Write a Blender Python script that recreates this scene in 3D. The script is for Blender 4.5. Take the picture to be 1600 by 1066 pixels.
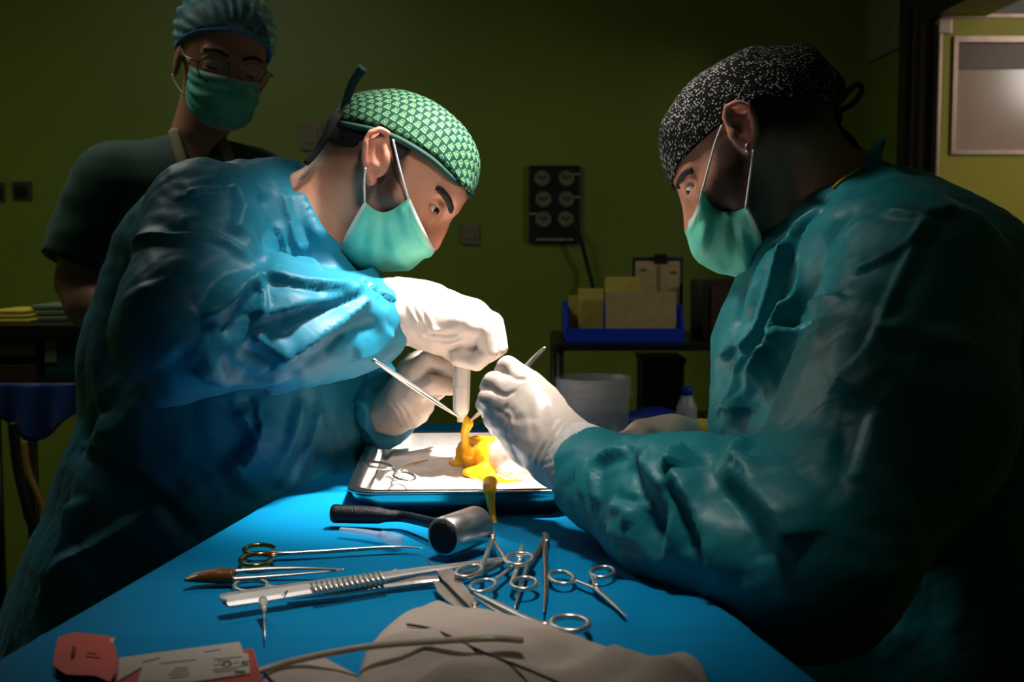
import bpy, bmesh, math, random
import numpy as np
from mathutils import Vector, Matrix

for o in list(bpy.data.objects): bpy.data.objects.remove(o)
scene = bpy.context.scene
C = scene.collection
random.seed(7); RNG = np.random.RandomState(7)

# ------------------------------------------------------------------ camera, light, exposure
F = 2000.0; HOR = 370.0; ZC = 1.30; PITCH = math.atan((533.0-HOR)/F)
cam_d = bpy.data.cameras.new('camera'); cam = bpy.data.objects.new('camera', cam_d); C.objects.link(cam)
cam_d.sensor_width = 36.0; cam_d.lens = 36.0*F/1600.0
cam.location = (0, 0, ZC); cam.rotation_euler = (math.pi/2-PITCH, 0, 0)
cam_d.clip_start = 0.05
cam_d.dof.use_dof = True; cam_d.dof.focus_distance = 1.33; cam_d.dof.aperture_fstop = 10.0
scene.camera = cam

w = bpy.data.worlds.new('world'); scene.world = w; w.use_nodes = True
w.node_tree.nodes['Background'].inputs[0].default_value = (0.5, 0.6, 0.5, 1)
w.node_tree.nodes['Background'].inputs[1].default_value = 0.02

def spot(name, loc, target, energy, size_deg, blend, radius, col=(1, 1, 1)):
    d = bpy.data.lights.new(name, 'SPOT'); d.energy = energy; d.spot_size = math.radians(size_deg); d.spot_blend = blend
    d.shadow_soft_size = radius; d.color = col
    o = bpy.data.objects.new(name, d); C.objects.link(o); o.location = loc
    o.rotation_euler = (Vector(target)-Vector(loc)).to_track_quat('-Z', 'Y').to_euler()
    return o
def area(name, loc, target, energy, sx, sy, col=(1, 1, 1)):
    d = bpy.data.lights.new(name, 'AREA'); d.energy = energy; d.shape = 'RECTANGLE'; d.size = sx; d.size_y = sy; d.color = col
    o = bpy.data.objects.new(name, d); C.objects.link(o); o.location = loc
    o.rotation_euler = (Vector(target)-Vector(loc)).to_track_quat('-Z', 'Y').to_euler()
    return o
# the surgical lamp over the table, its satellite, two added fill spots, the dimmed room lights and the corridor light
spot('surgical_lamp', (0.30, 1.40, 2.34), (-0.115, 1.46, 1.03), 440, 25, 1.0, 0.07, (1, 0.93, 0.87))
spot('satellite_lamp', (-0.04, 0.92, 2.40), (-0.06, 1.05, 1.0), 62, 28, 1.0, 0.10, (1, 0.95, 0.90))
spot('left_face_fill', (0.22, 0.70, 2.15), (-0.17, 1.50, 1.23), 46, 18, 1.0, 0.10, (1, 0.94, 0.88))  # added fill spot, lifts the left surgeon's face and neck
spot('right_mask_fill', (-0.55, 1.30, 2.30), (0.27, 1.37, 1.28), 52, 15, 1.0, 0.10, (1, 0.95, 0.90))  # added fill spot, brightens the right surgeon's mask and cap front
area('room_lamp', (-1.2, 2.6, 2.6), (-1.2, 2.6, 0), 9.0, 0.6, 1.2, (1, 0.98, 0.85))
pl_ = bpy.data.lights.new('corridor_lamp', 'POINT'); pl_.energy = 16; pl_.color = (1, 0.92, 0.84); pl_.shadow_soft_size = 0.15; plo = bpy.data.objects.new('corridor_lamp', pl_); C.objects.link(plo); plo.location = (2.15, 2.45, 1.95)

scene.view_settings.view_transform = 'Standard'
try: scene.view_settings.look = 'None'
except Exception: pass
scene.view_settings.gamma = 1.0; scene.view_settings.use_curve_mapping = False
scene.view_settings.exposure = 0.0

# ------------------------------------------------------------------ measuring helpers
cp, sp = math.cos(PITCH), math.sin(PITCH)
def ray(px, py):
    a = (px-800.0)/F; b = -(py-533.0)/F
    return np.array([a, cp+b*sp, -sp+b*cp])
def P(px, py, Y):
    d = ray(px, py); return np.array([0, 0, ZC])+d*(Y/d[1])
def T(px, py, z):
    d = ray(px, py); return np.array([0, 0, ZC])+d*((z-ZC)/d[2])
def PX(n, Y): return n*Y/F
ZT = 1.01                    # table top height

# ------------------------------------------------------------------ signed distance helpers
def ln(v): return np.sqrt((v*v).sum(-1))
def rc(p, a, b, r1, r2):
    a = np.asarray(a, float); b = np.asarray(b, float); ab = b-a
    t = np.clip(((p-a)@ab)/max(ab@ab, 1e-12), 0, 1)
    return ln(p-a-t[:, None]*ab)-(r1+(r2-r1)*t)
def chain(p, pts, rs):
    d = None
    for i in range(len(pts)-1):
        e = rc(p, pts[i], pts[i+1], rs[i], rs[i+1]); d = e if d is None else np.minimum(d, e)
    return d
def ell(p, c, r, ax=None):
    q = p-np.asarray(c, float)
    if ax is not None: q = q@np.asarray(ax, float).T
    r = np.asarray(r, float)
    k0 = ln(q/r); k1 = ln(q/(r*r)); return k0*(k0-1.0)/np.maximum(k1, 1e-9)
def smin(a, b, k):
    h = np.clip(0.5+0.5*(b-a)/k, 0, 1); return b+(a-b)*h-k*h*(1-h)
def smax(a, b, k): return -smin(-a, -b, k)
def hs(p, c, n):
    n = np.asarray(n, float); n = n/np.linalg.norm(n); return (p-np.asarray(c, float))@n
def ev(fn, p):
    out = np.empty(len(p), np.float64)
    for i in range(0, len(p), 400000): out[i:i+400000] = fn(p[i:i+400000])
    return out
def grad(fn, p, e=8e-4):
    g = np.stack([ev(fn, p+np.eye(3)[i]*e)-ev(fn, p-np.eye(3)[i]*e) for i in range(3)], 1)
    return g/np.maximum(ln(g), 1e-12)[:, None]
def hit(fn, px, py, y0, y1=3.0):
    d = ray(px, py); d = d/d[1]; o = np.array([0, 0, ZC]); s = math.sqrt(d@d); t = y0
    for _ in range(90):
        e = float(fn((o+d*t)[None])[0])
        if e < 3e-4: break
        t += e*0.8/s
        if t > y1: return None
    return o+d*t
def sdf_mesh(fn, lo, hi, h, proj=2):
    lo = np.asarray(lo, float); hi = np.asarray(hi, float); B = 4
    nb = np.ceil((hi-lo)/(h*B)).astype(int)+1; n = nb*B
    gi = np.stack(np.meshgrid(*[np.arange(k) for k in nb], indexing='ij'), -1).reshape(-1, 3)
    cen = lo+(gi*B+(B-1)/2.0)*h
    dc = ev(fn, cen)
    V = np.repeat(np.repeat(np.repeat(np.where(dc < 0, -1.0, 1.0).reshape(nb), B, 0), B, 1), B, 2).astype(np.float32)
    act = gi[np.abs(dc) < B*h*1.9]
    off = np.stack(np.meshgrid(*[np.arange(B)]*3, indexing='ij'), -1).reshape(-1, 3)
    idx = (act[:, None, :]*B+off[None]).reshape(-1, 3)
    V[idx[:, 0], idx[:, 1], idx[:, 2]] = ev(fn, lo+idx*h)
    S = V < 0
    c8 = [S[i:n[0]-1+i, j:n[1]-1+j, k:n[2]-1+k] for i in (0, 1) for j in (0, 1) for k in (0, 1)]
    cnt = sum(c.astype(np.int8) for c in c8); m = (cnt > 0) & (cnt < 8)
    cells = np.argwhere(m); vid = -np.ones(m.shape, np.int64); vid[m] = np.arange(len(cells))
    acc = np.zeros((len(cells), 3)); num = np.zeros(len(cells))
    corners = [(i, j, k) for i in (0, 1) for j in (0, 1) for k in (0, 1)]
    cv = {c: V[cells[:, 0]+c[0], cells[:, 1]+c[1], cells[:, 2]+c[2]] for c in corners}
    for c in corners:
        for a in range(3):
            if c[a] == 0:
                e = list(c); e[a] = 1; e = tuple(e); va, vb = cv[c], cv[e]
                x = (va < 0) != (vb < 0); t = np.where(x, va/np.where(x, va-vb, 1), 0)
                q = np.tile(np.array(c, float), (len(cells), 1)); q[:, a] = t
                acc[x] += q[x]; num[x] += 1
    v = lo+(cells+acc/num[:, None])*h
    faces = []
    for a in range(3):
        b, c = (a+1) % 3, (a+2) % 3
        sl0 = [slice(1, -1)]*3; sl0[a] = slice(0, -1); sl1 = [slice(1, -1)]*3; sl1[a] = slice(1, None)
        s0, s1 = S[tuple(sl0)], S[tuple(sl1)]
        x = np.argwhere(s0 != s1)
        flip = s0[tuple(x.T)]
        g = x.copy(); 
        for k in range(3):
            if k != a: g[:, k] += 1
        def cid(db, dc_):
            q = g.copy(); q[:, b] += db; q[:, c] += dc_; return vid[q[:, 0], q[:, 1], q[:, 2]]
        qd = np.stack([cid(-1, -1), cid(0, -1), cid(0, 0), cid(-1, 0)], 1)
        qd[~flip] = qd[~flip][:, ::-1]
        faces.append(qd)
    f = np.concatenate(faces); f = f[(f >= 0).all(1)]
    for _ in range(proj):
        d = ev(fn, v); g = grad(fn, v); v = v-g*np.clip(d, -h, h)[:, None]
    return v, f

# gradient noise
_PERM = RNG.permutation(256); _PERM = np.concatenate([_PERM, _PERM, _PERM])
_G = RNG.normal(size=(256, 3)); _G /= ln(_G)[:, None]
def noise(p):
    i = np.floor(p).astype(int); f = p-i; i &= 255; u = f*f*f*(f*(f*6-15)+10); r = 0
    for a in (0, 1):
        for b in (0, 1):
            for c in (0, 1):
                g = _G[_PERM[_PERM[_PERM[(i[:, 0]+a) & 255]+((i[:, 1]+b) & 255)]+((i[:, 2]+c) & 255)]]
                wt = (u[:, 0] if a else 1-u[:, 0])*(u[:, 1] if b else 1-u[:, 1])*(u[:, 2] if c else 1-u[:, 2])
                r = r+wt*(g*(f-np.array([a, b, c]))).sum(1)
    return r
def ridged(p): return 1-np.minimum(1, np.abs(noise(p))*2.6)
def facets(v, amp, freq, seed, n=6):
    """crisp creases of a stiff non-woven sheet: warped triangle waves, each only in patches"""
    R = np.random.RandomState(seed); out = np.zeros(len(v))
    for i in range(n):
        d = R.normal(size=3); d /= np.linalg.norm(d); fr = freq*R.uniform(0.7, 1.5); s = R.uniform(0, 90, 3)
        ph = (v@d)*fr+1.1*noise(v*fr*0.45+s)+R.uniform()
        tri = np.abs(ph-np.floor(ph)-0.5)*2
        out += amp*1e-3*(tri-0.5)*np.clip(noise(v*fr*0.30+s[::-1])*2.6+0.25, 0, 1)
    return out
def poly_dist(v, pts, nrm=None):
    d = np.full(len(v), 9.0); tt = np.zeros(len(v)); n = len(pts)-1; sg = np.zeros(len(v))
    for i in range(n):
        a, b = pts[i], pts[i+1]; ab = b-a
        t = np.clip(((v-a)@ab)/max(ab@ab, 1e-12), 0, 1); r = v-a-t[:, None]*ab; e = ln(r)
        m = e < d; d[m] = e[m]; tt[m] = (i+t[m])/n
        if nrm is not None: sg[m] = (r[m]*np.cross(nrm[m], ab)).sum(1)
    return (d, tt) if nrm is None else (d, tt, sg)
def strokes(v, nrm, fn, lst, y0):
    """lst: (amp mm, width mm, 'c' crease | 's' soft, [(px,py),...]); the traced fold line is laid on the surface first.
    Wide raised creases overlap: a gentle slope on one side, a steep drop on the other."""
    disp = np.zeros(len(v))
    for amp, wd, kind, pts in lst:
        q = [hit(fn, a, b, y0) for a, b in pts]; q = [x for x in q if x is not None]
        if len(q) < 2: continue
        if len(q) > 2: q = list(spline(q, 3*len(q)))
        if kind == 'c' and amp > 0 and wd >= 14:
            d, t, sg = poly_dist(v, q, nrm); w1 = wd*1.7e-3; x = np.where(sg > 0, d/w1, d/(0.24*w1)); prof = np.maximum(0, 1-x)**1.3; amp = amp*1.55
        else:
            d, t = poly_dist(v, q); x = d/(wd*1e-3); prof = np.maximum(0, 1-x)**1.6 if kind == 'c' else np.exp(-x*x)
        disp += amp*1e-3*prof*np.clip(np.minimum(t, 1-t)*5+0.2, 0, 1)
    return v+nrm*disp[:, None]

# ------------------------------------------------------------------ object helpers
WO = {}
def smooth(me, on=True):
    me.polygons.foreach_set('use_smooth', [on]*len(me.polygons))
def mesh_from(v, f):
    me = bpy.data.meshes.new('m'); v = np.asarray(v, np.float32); 
    if isinstance(f, np.ndarray):
        k = f.shape[1]
        me.vertices.add(len(v)); me.vertices.foreach_set('co', v.ravel())
        me.loops.add(f.size); me.loops.foreach_set('vertex_index', f.astype(np.int32).ravel())
        me.polygons.add(len(f)); me.polygons.foreach_set('loop_start', np.arange(0, f.size, k, dtype=np.int32))
        me.update(calc_edges=True); me.validate()
    else:
        me.from_pydata([tuple(map(float, x)) for x in v], [], [tuple(map(int, x)) for x in f]); me.update()
    return me
def thing(name, loc, label, cat, group=None):
    o = bpy.data.objects.new(name, None); C.objects.link(o); o.location = loc; o.empty_display_size = 0.05
    o['label'] = label; o['category'] = cat
    if group: o['group'] = group
    WO[o] = np.array(loc, float); return o
def tag(o, label, cat, group=None):
    o['label'] = label; o['category'] = cat
    if group: o['group'] = group
    return o
def struct(o): o['kind'] = 'structure'; return o
def mk(name, v, f, mat, parent=None, sm=True, label=None, org=None):
    v = np.asarray(v, float)
    lo, hi = v.min(0), v.max(0)
    o_ = np.array([(lo[0]+hi[0])/2, (lo[1]+hi[1])/2, lo[2]]) if org is None else np.asarray(org, float)
    me = mesh_from(v-o_, f); me.name = name; smooth(me, sm); me.materials.append(mat)
    o = bpy.data.objects.new(name, me); C.objects.link(o)
    base = np.zeros(3)
    if parent is not None: o.parent = parent; base = WO[parent]
    o.location = o_-base; WO[o] = o_
    if label: o['label'] = label
    return o
def obj_bm(name, bm, mat, parent=None, sm=False, label=None):
    bm.normal_update()
    v = np.array([x.co[:] for x in bm.verts]); bm.verts.index_update(); f = [[q.index for q in fc.verts] for fc in bm.faces]; bm.free()
    return mk(name, v, f, mat, parent, sm, label)
def add_box(bm, lo, hi, M=None):
    r = bmesh.ops.create_cube(bm, size=1.0)['verts']; lo = Vector(lo); hi = Vector(hi)
    for x in r:
        x.co = Vector(((lo.x+hi.x)/2+x.co.x*(hi.x-lo.x), (lo.y+hi.y)/2+x.co.y*(hi.y-lo.y), (lo.z+hi.z)/2+x.co.z*(hi.z-lo.z)))
        if M is not None: x.co = M @ x.co
    return r
def box(name, lo, hi, mat, parent=None, bev=0.0, label=None, M=None):
    bm = bmesh.new(); add_box(bm, lo, hi, M)
    if bev: bmesh.ops.bevel(bm, geom=bm.edges[:], offset=bev, segments=2, affect='EDGES', profile=0.7)
    return obj_bm(name, bm, mat, parent, False, label)
def tube(pts, rad, seg=10, flat=None, close=False, caps=True):
    """swept tube; rad scalar/list; flat=(axis, factor) squashes the section along a world axis"""
    pts = np.asarray(pts, float); n = len(pts); rad = np.full(n, rad, float) if np.isscalar(rad) else np.asarray(rad, float)
    if close: tn = np.roll(pts, -1, 0)-np.roll(pts, 1, 0)
    else: tn = np.gradient(pts, axis=0)
    tn /= np.maximum(ln(tn), 1e-9)[:, None]
    up = np.array([0, 0, 1.0]) if abs(tn[0][2]) < 0.9 else np.array([1.0, 0, 0])
    v = []; A = np.cross(up, tn[0]); A /= np.linalg.norm(A)
    for i in range(n):
        A = A-tn[i]*(A@tn[i]); A /= np.linalg.norm(A); B = np.cross(tn[i], A)
        for k in range(seg):
            th = 2*math.pi*k/seg; q = (A*math.cos(th)+B*math.sin(th))*rad[i]
            if flat is not None: ax = np.asarray(flat[0], float); q = q-ax*(q@ax)*(1-flat[1])
            v.append(pts[i]+q)
    f = []; m = n if close else n-1
    for i in range(m):
        j = (i+1) % n
        for k in range(seg):
            l = (k+1) % seg; f.append((i*seg+k, i*seg+l, j*seg+l, j*seg+k))
    if not close and caps:
        f.append(tuple(range(seg))[::-1]); f.append(tuple(range((n-1)*seg, n*seg)))
    return np.array(v), f
def join(*vf):
    V, Fc, o = [], [], 0
    for v, f in vf:
        V.append(np.asarray(v)); Fc += [tuple(int(i)+o for i in q) for q in f]; o += len(v)
    return np.concatenate(V), Fc
def spline(pts, n):
    pts = np.asarray(pts, float); m = len(pts); t = np.linspace(0, m-1, n); out = []
    for x in t:
        i = min(int(x), m-2); u = x-i
        p0 = pts[max(i-1, 0)]; p1 = pts[i]; p2 = pts[i+1]; p3 = pts[min(i+2, m-1)]
        out.append(0.5*((2*p1)+(-p0+p2)*u+(2*p0-5*p1+4*p2-p3)*u*u+(-p0+3*p1-3*p2+p3)*u**3))
    return np.array(out)
def lathe(prof, cx, cy, seg=40):
    v, f = [], []; n = len(prof)
    for k in range(seg):
        a = 2*math.pi*k/seg
        for r, z in prof: v.append((cx+r*math.cos(a), cy+r*math.sin(a), z))
    for k in range(seg):
        l = (k+1) % seg
        for i in range(n-1): f.append((k*n+i, l*n+i, l*n+i+1, k*n+i+1))
    return np.array(v), f
def prism(poly, z0, z1):
    n = len(poly); v = [(x, y, z0) for x, y in poly]+[(x, y, z1) for x, y in poly]
    f = [tuple(range(n))[::-1], tuple(range(n, 2*n))]+[(i, (i+1) % n, (i+1) % n+n, i+n) for i in range(n)]
    return np.array(v), f
def color_attr(o, cols):
    a = o.data.color_attributes.new('tint', 'FLOAT_COLOR', 'POINT')
    c = np.ones((len(cols), 4), np.float32); c[:, :3] = cols; a.data.foreach_set('color', c.ravel())
def set_uv(o, uv):
    l = o.data.uv_layers.new(name='uv'); vi = np.empty(len(o.data.loops), np.int32); o.data.loops.foreach_get('vertex_index', vi)
    l.data.foreach_set('uv', uv[vi].astype(np.float32).ravel())

# ------------------------------------------------------------------ materials
def srgb(r, g, b):
    f = lambda c: (c/255/12.92) if c <= 10 else ((c/255+0.055)/1.055)**2.4
    return (f(r), f(g), f(b), 1)
class N:
    def __init__(s, name):
        s.m = bpy.data.materials.new(name); s.m.use_nodes = True; s.t = s.m.node_tree; s.n = s.t.nodes; s.b = s.n['Principled BSDF']
    def add(s, kind, **kw):
        x = s.n.new(kind)
        for k, v in kw.items():
            if k in x.inputs: x.inputs[k].default_value = v
            else: setattr(x, k, v)
        return x
    def ln(s, a, b): s.t.links.new(a, b)
    def coord(s, kind='Object'):
        return s.add('ShaderNodeTexCoord').outputs[kind]
    def noise(s, vec, scale, detail=4, rough=0.55, dist=0.0):
        x = s.add('ShaderNodeTexNoise'); x.inputs['Scale'].default_value = scale; x.inputs['Detail'].default_value = detail
        x.inputs['Roughness'].default_value = rough; x.inputs['Distortion'].default_value = dist
        if vec is not None: s.ln(vec, x.inputs['Vector'])
        return x
    def ramp(s, fac, stops):
        x = s.add('ShaderNodeValToRGB'); e = x.color_ramp.elements
        while len(e) < len(stops): e.new(0.5)
        for el, (p, c) in zip(e, stops): el.position = p; el.color = c
        s.ln(fac, x.inputs['Fac']); return x
    def bump(s, h, strength, dist=0.002, prev=None):
        x = s.add('ShaderNodeBump'); x.inputs['Strength'].default_value = strength; x.inputs['Distance'].default_value = dist
        s.ln(h, x.inputs['Height'])
        if prev is not None: s.ln(prev.outputs[0], x.inputs['Normal'])
        return x
    def math(s, op, a, b=None, c=None):
        x = s.add('ShaderNodeMath', operation=op)
        for i, q in enumerate((a, b, c)):
            if q is None: continue
            if isinstance(q, (int, float)): x.inputs[i].default_value = q
            else: s.ln(q, x.inputs[i])
        return x.outputs[0]
    def mix(s, fac, a, b, blend='MIX'):
        x = s.add('ShaderNodeMix', data_type='RGBA', blend_type=blend)
        for i, q in ((0, fac), (6, a), (7, b)):
            if isinstance(q, (int, float, tuple)): x.inputs[i].default_value = q
            else: s.ln(q, x.inputs[i])
        return x.outputs[2]
def mat(name, col, rough=0.5, metal=0.0, spec=0.5, var=0.12, scale=30.0, bump=0.0, bscale=200.0, trans=0.0, alpha=1.0, sss=0.0, coat=0.0, emit=None):
    x = N(name); b = x.b; co = x.coord()
    nz = x.noise(co, scale); d = tuple(c*(1-var) for c in col[:3])+(1,); l = tuple(min(1, c*(1+var)) for c in col[:3])+(1,)
    r = x.ramp(nz.outputs['Fac'], [(0.3, d), (0.7, l)]); x.ln(r.outputs[0], b.inputs['Base Color'])
    b.inputs['Roughness'].default_value = rough; b.inputs['Metallic'].default_value = metal
    b.inputs['Specular IOR Level'].default_value = spec; b.inputs['Transmission Weight'].default_value = trans
    b.inputs['Alpha'].default_value = alpha; b.inputs['Coat Weight'].default_value = coat
    if sss: b.inputs['Subsurface Weight'].default_value = sss; b.inputs['Subsurface Radius'].default_value = (0.012, 0.006, 0.004); b.inputs['Subsurface Scale'].default_value = 0.5
    if bump: x.ln(x.bump(x.noise(co, bscale).outputs['Fac'], bump).outputs[0], b.inputs['Normal'])
    if emit: b.inputs['Emission Color'].default_value = emit[0]; b.inputs['Emission Strength'].default_value = emit[1]
    return x.m
def fabric(name, col, var=0.15, crink=0.35, rough=0.55, spec=0.4, sheen=0.15):
    x = N(name); b = x.b; co = x.coord()
    nz = x.noise(co, 9, 5); d = tuple(c*(1-var) for c in col[:3])+(1,); l = tuple(min(1, c*(1+var)) for c in col[:3])+(1,)
    x.ln(x.ramp(nz.outputs['Fac'], [(0.3, d), (0.7, l)]).outputs[0], b.inputs['Base Color'])
    b.inputs['Roughness'].default_value = rough; b.inputs['Specular IOR Level'].default_value = spec
    b.inputs['Sheen Weight'].default_value = sheen; b.inputs['Sheen Roughness'].default_value = 0.5
    # crinkles of the non-woven sheet: ridges where the noise crosses its middle
    n1 = x.noise(co, 13, 2, 0.5, 0.6); r1 = x.math('ABSOLUTE', x.math('SUBTRACT', n1.outputs['Fac'], 0.5))
    n2 = x.noise(co, 42, 3, 0.5, 0.3); r2 = x.math('ABSOLUTE', x.math('SUBTRACT', n2.outputs['Fac'], 0.5))
    b1 = x.bump(x.math('POWER', r1, 0.6), crink*0.35, 0.012); b2 = x.bump(r2, crink*0.5, 0.004, b1)
    b3 = x.bump(x.noise(co, 700, 2).outputs['Fac'], 0.12, 0.001, b2)
    x.ln(b3.outputs[0], b.inputs['Normal'])
    return x.m
# ------------------------------------------------------------------ the room
def wall_mat(name, col, rough=0.45):
    x = N(name); b = x.b; co = x.coord()
    nz = x.noise(co, 1.6, 5); d = tuple(c*0.86 for c in col[:3])+(1,); l = tuple(c*1.12 for c in col[:3])+(1,)
    x.ln(x.ramp(nz.outputs['Fac'], [(0.3, d), (0.7, l)]).outputs[0], b.inputs['Base Color']); b.inputs['Roughness'].default_value = rough
    x.ln(x.bump(x.noise(co, 160, 3).outputs['Fac'], 0.08, 0.002).outputs[0], b.inputs['Normal'])
    return x.m
WALL = wall_mat('wall_green_paint', srgb(122, 142, 48)); CEIL = wall_mat('ceiling_white', srgb(205, 200, 196), 0.8)
FLOOR = wall_mat('floor_grey_vinyl', srgb(92, 98, 82), 0.35); LEAF = wall_mat('door_yellow_green', srgb(176, 168, 20), 0.5)
FRAME = mat('frame_dark_steel', srgb(96, 86, 66), 0.35, 0.8, var=0.15); TRIMS = mat('brushed_steel', srgb(150, 130, 118), 0.35, 0.9)
YB, XR = 4.63, 1.25
struct(box('floor', (-2.7, -1.6, -0.1), (3.2, 5.0, 0.0), FLOOR)); struct(box('ceiling', (-2.7, -1.6, 2.7), (1.37, 4.75, 2.8), CEIL))
struct(box('wall_back', (-2.7, YB, 0), (XR+0.12, YB+0.12, 2.7), WALL)); struct(box('wall_left', (-2.72, -1.6, 0), (-2.6, YB, 2.7), WALL)); struct(box('wall_front', (-2.6, -1.6, 0), (XR, -1.48, 2.7), WALL))
bm = bmesh.new(); add_box(bm, (XR, -1.48, 0), (XR+0.12, 2.55, 2.7)); add_box(bm, (XR, 4.02, 0), (XR+0.12, YB, 2.7)); add_box(bm, (XR, 2.55, 2.03), (XR+0.12, 4.02, 2.7)); struct(obj_bm('wall_right', bm, WALL))
bm = bmesh.new(); add_box(bm, (XR-0.02, 3.86, 0), (XR+0.13, 4.13, 1.94)); add_box(bm, (XR-0.02, 2.44, 0), (XR+0.13, 2.56, 1.94)); add_box(bm, (XR-0.02, 2.44, 1.94), (XR+0.13, 4.13, 2.05))
tr = struct(obj_bm('trim_1', bm, FRAME))
box('seal_strip', (XR-0.024, 3.86, 0.02), (XR-0.02, 3.895, 1.93), TRIMS, tr); box('frame_rib', (XR-0.034, 4.0, 0.0), (XR-0.02, 4.05, 2.0), FRAME, tr); box('frame_rib', (XR-0.030, 3.93, 0.0), (XR-0.02, 3.955, 1.98), TRIMS, tr)
# corridor
struct(box('ceiling_corridor', (XR+0.12, -1.6, 2.42), (3.2, 5.0, 2.5), CEIL)); struct(box('wall_corridor', (3.1, -1.6, 0), (3.2, 5.0, 2.42), CEIL)); struct(box('wall_corridor_end', (XR+0.12, 4.9, 0), (3.1, 5.0, 2.42), CEIL)); struct(box('wall_corridor_start', (XR+0.12, -1.6, 0), (3.1, -1.5, 2.42), WALL))
# door leaf standing open into the corridor, square to the camera
wx0, wx1, wz0, wz1 = 1.296, 1.68, 1.548, 1.876; y0, y1 = 3.80, 3.84
bm = bmesh.new()
add_box(bm, (1.25, y0, 0.02), (wx0, y1, 1.945)); add_box(bm, (wx1, y0, 0.02), (2.15, y1, 1.945)); add_box(bm, (wx0, y0, 0.02), (wx1, y1, wz0)); add_box(bm, (wx0, y0, wz1), (wx1, y1, 1.945))
dr = struct(obj_bm('door_1', bm, LEAF))
box('top_rail', (1.25, y0-0.006, 1.936), (2.15, y1+0.004, 1.950), TRIMS, dr, 0.003); box('edge_strip', (1.246, y0-0.006, 0.02), (1.256, y1, 1.92), TRIMS, dr, 0.002); box('hinge', (1.242, y0-0.012, 1.89), (1.282, y0-0.004, 1.935), TRIMS, dr, 0.003)
bm = bmesh.new()
for lo, hi in (((wx0-0.007, wz0+0.006), (wx0+0.006, wz1-0.010)), ((wx1-0.007, wz0+0.006), (wx1+0.006, wz1-0.010)), ((wx0-0.007, wz0-0.007), (wx1+0.006, wz0+0.006)), ((wx0-0.007, wz1-0.010), (wx1+0.006, wz1+0.007))):
    add_box(bm, (lo[0], y0-0.012, lo[1]), (hi[0], y0+0.03, hi[1]))
obj_bm('window_frame', bm, TRIMS, dr)
PANE = mat('pane_frosted', srgb(206, 178, 158), 0.16, var=0.06, scale=4)
pn = box('pane', (wx0, y0+0.012, wz0), (wx1, y0+0.022, wz1), PANE, dr)
BLIND = mat('pane_upper_blind', srgb(104, 78, 52), 0.4, var=0.1)
box('blind', (wx0+0.012, y0+0.004, wz1-0.085), (wx1-0.012, y0+0.011, wz1-0.014), BLIND, dr)
# panel on the right wall
WP = mat('wall_panel_pale', srgb(150, 140, 110), 0.6)
pl = box('wall_panel', (XR-0.012, 4.17, 1.905), (XR-0.001, 4.52, 2.32), WP, None, 0.003); tag(pl, 'pale square cover panel high on the wall beside the door frame', 'wall panel')
# outlet board with six round outlets
DARK = mat('outlet_board_black', srgb(24, 26, 20), 0.4, var=0.2); DISC = mat('outlet_disc_grey', srgb(120, 118, 92), 0.5); PRN = mat('print_pale', srgb(170, 168, 150), 0.7); CABLE = mat('cable_black', srgb(10, 10, 10), 0.55)
def bw(px, py, off=0.0): return P(px, py, YB-off)
a, b = bw(826, 380), bw(907, 259)
ob = thing('outlet_board', ((a[0]+b[0])/2, YB, a[2]), 'black wall board with six round grey outlets and a cable', 'outlet board')
box('plate', (a[0], YB-0.022, a[2]), (b[0], YB-0.001, b[2]), DARK, ob, 0.004)
for px, py in ((847, 279), (885, 279), (849, 312), (885, 312), (849, 343), (884, 343)):
    c = bw(px, py, 0.022); r = 0.030
    bm = bmesh.new(); bmesh.ops.create_cone(bm, cap_ends=True, segments=24, radius1=r, radius2=r*0.86, depth=0.014)
    for q in bm.verts: q.co = Vector((c[0]+q.co.x, c[1]-0.006-q.co.z, c[2]+q.co.y))
    dd = obj_bm('outlet', bm, DISC, ob)
    bm = bmesh.new()
    for k in (-1, 0, 1): add_box(bm, (c[0]+k*0.011-0.0035, c[1]-0.016, c[2]-0.004+abs(k)*0.006), (c[0]+k*0.011+0.0035, c[1]-0.012, c[2]+0.004+abs(k)*0.006))
    obj_bm('socket_hole', bm, DARK, dd)
for (x0, y0_, x1, y1_) in ((838, 373, 896, 375.5), (893, 271, 906, 273), (897, 307, 907, 309), (827, 333, 840, 335)):
    p0, p1 = bw(x0, y1_, 0.024), bw(x1, y0_, 0.024); box('printed_strip', (p0[0], p0[1], p0[2]), (p1[0], p0[1]+0.003, p1[2]), PRN, ob)
tv, tf = tube(spline([bw(895, 350, 0.05), bw(905, 366, 0.07), bw(913, 395, 0.06), bw(922, 430, 0.05), bw(928, 455, 0.1)], 24), 0.0075, 8); mk('cable', tv, tf, CABLE, ob)
PLATE = mat('socket_plate_grey', srgb(128, 118, 92), 0.5)
def plate(px, py, w_, h_, label, dark=False):
    c = bw(px, py); wd, hd = PX(w_, YB)/2, PX(h_, YB)/2
    t = thing('wall_socket', (c[0], YB, c[2]-hd), label, 'wall socket')
    pm = mat('socket_dark', srgb(70, 58, 52), 0.5) if dark else PLATE
    box('plate', (c[0]-wd, YB-0.012, c[2]-hd), (c[0]+wd, YB-0.001, c[2]+hd), pm, t, 0.003); box('insert', (c[0]-wd*0.6, YB-0.030 if dark else YB-0.016, c[2]-hd*0.5), (c[0]+wd*0.6, YB-0.012, c[2]+hd*0.5), DARK if dark else PLATE, t, 0.003)
plate(487, 213, 34, 44, 'beige wall socket between the assistant and the bending surgeon'); plate(735, 366, 28, 32, 'beige wall socket left of the black outlet board')
plate(36, 298, 30, 28, 'small dark wall socket left of the assistant, right one of two', True); plate(0, 300, 18, 30, 'small dark wall socket at the left edge, left one of two', True)

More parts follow.
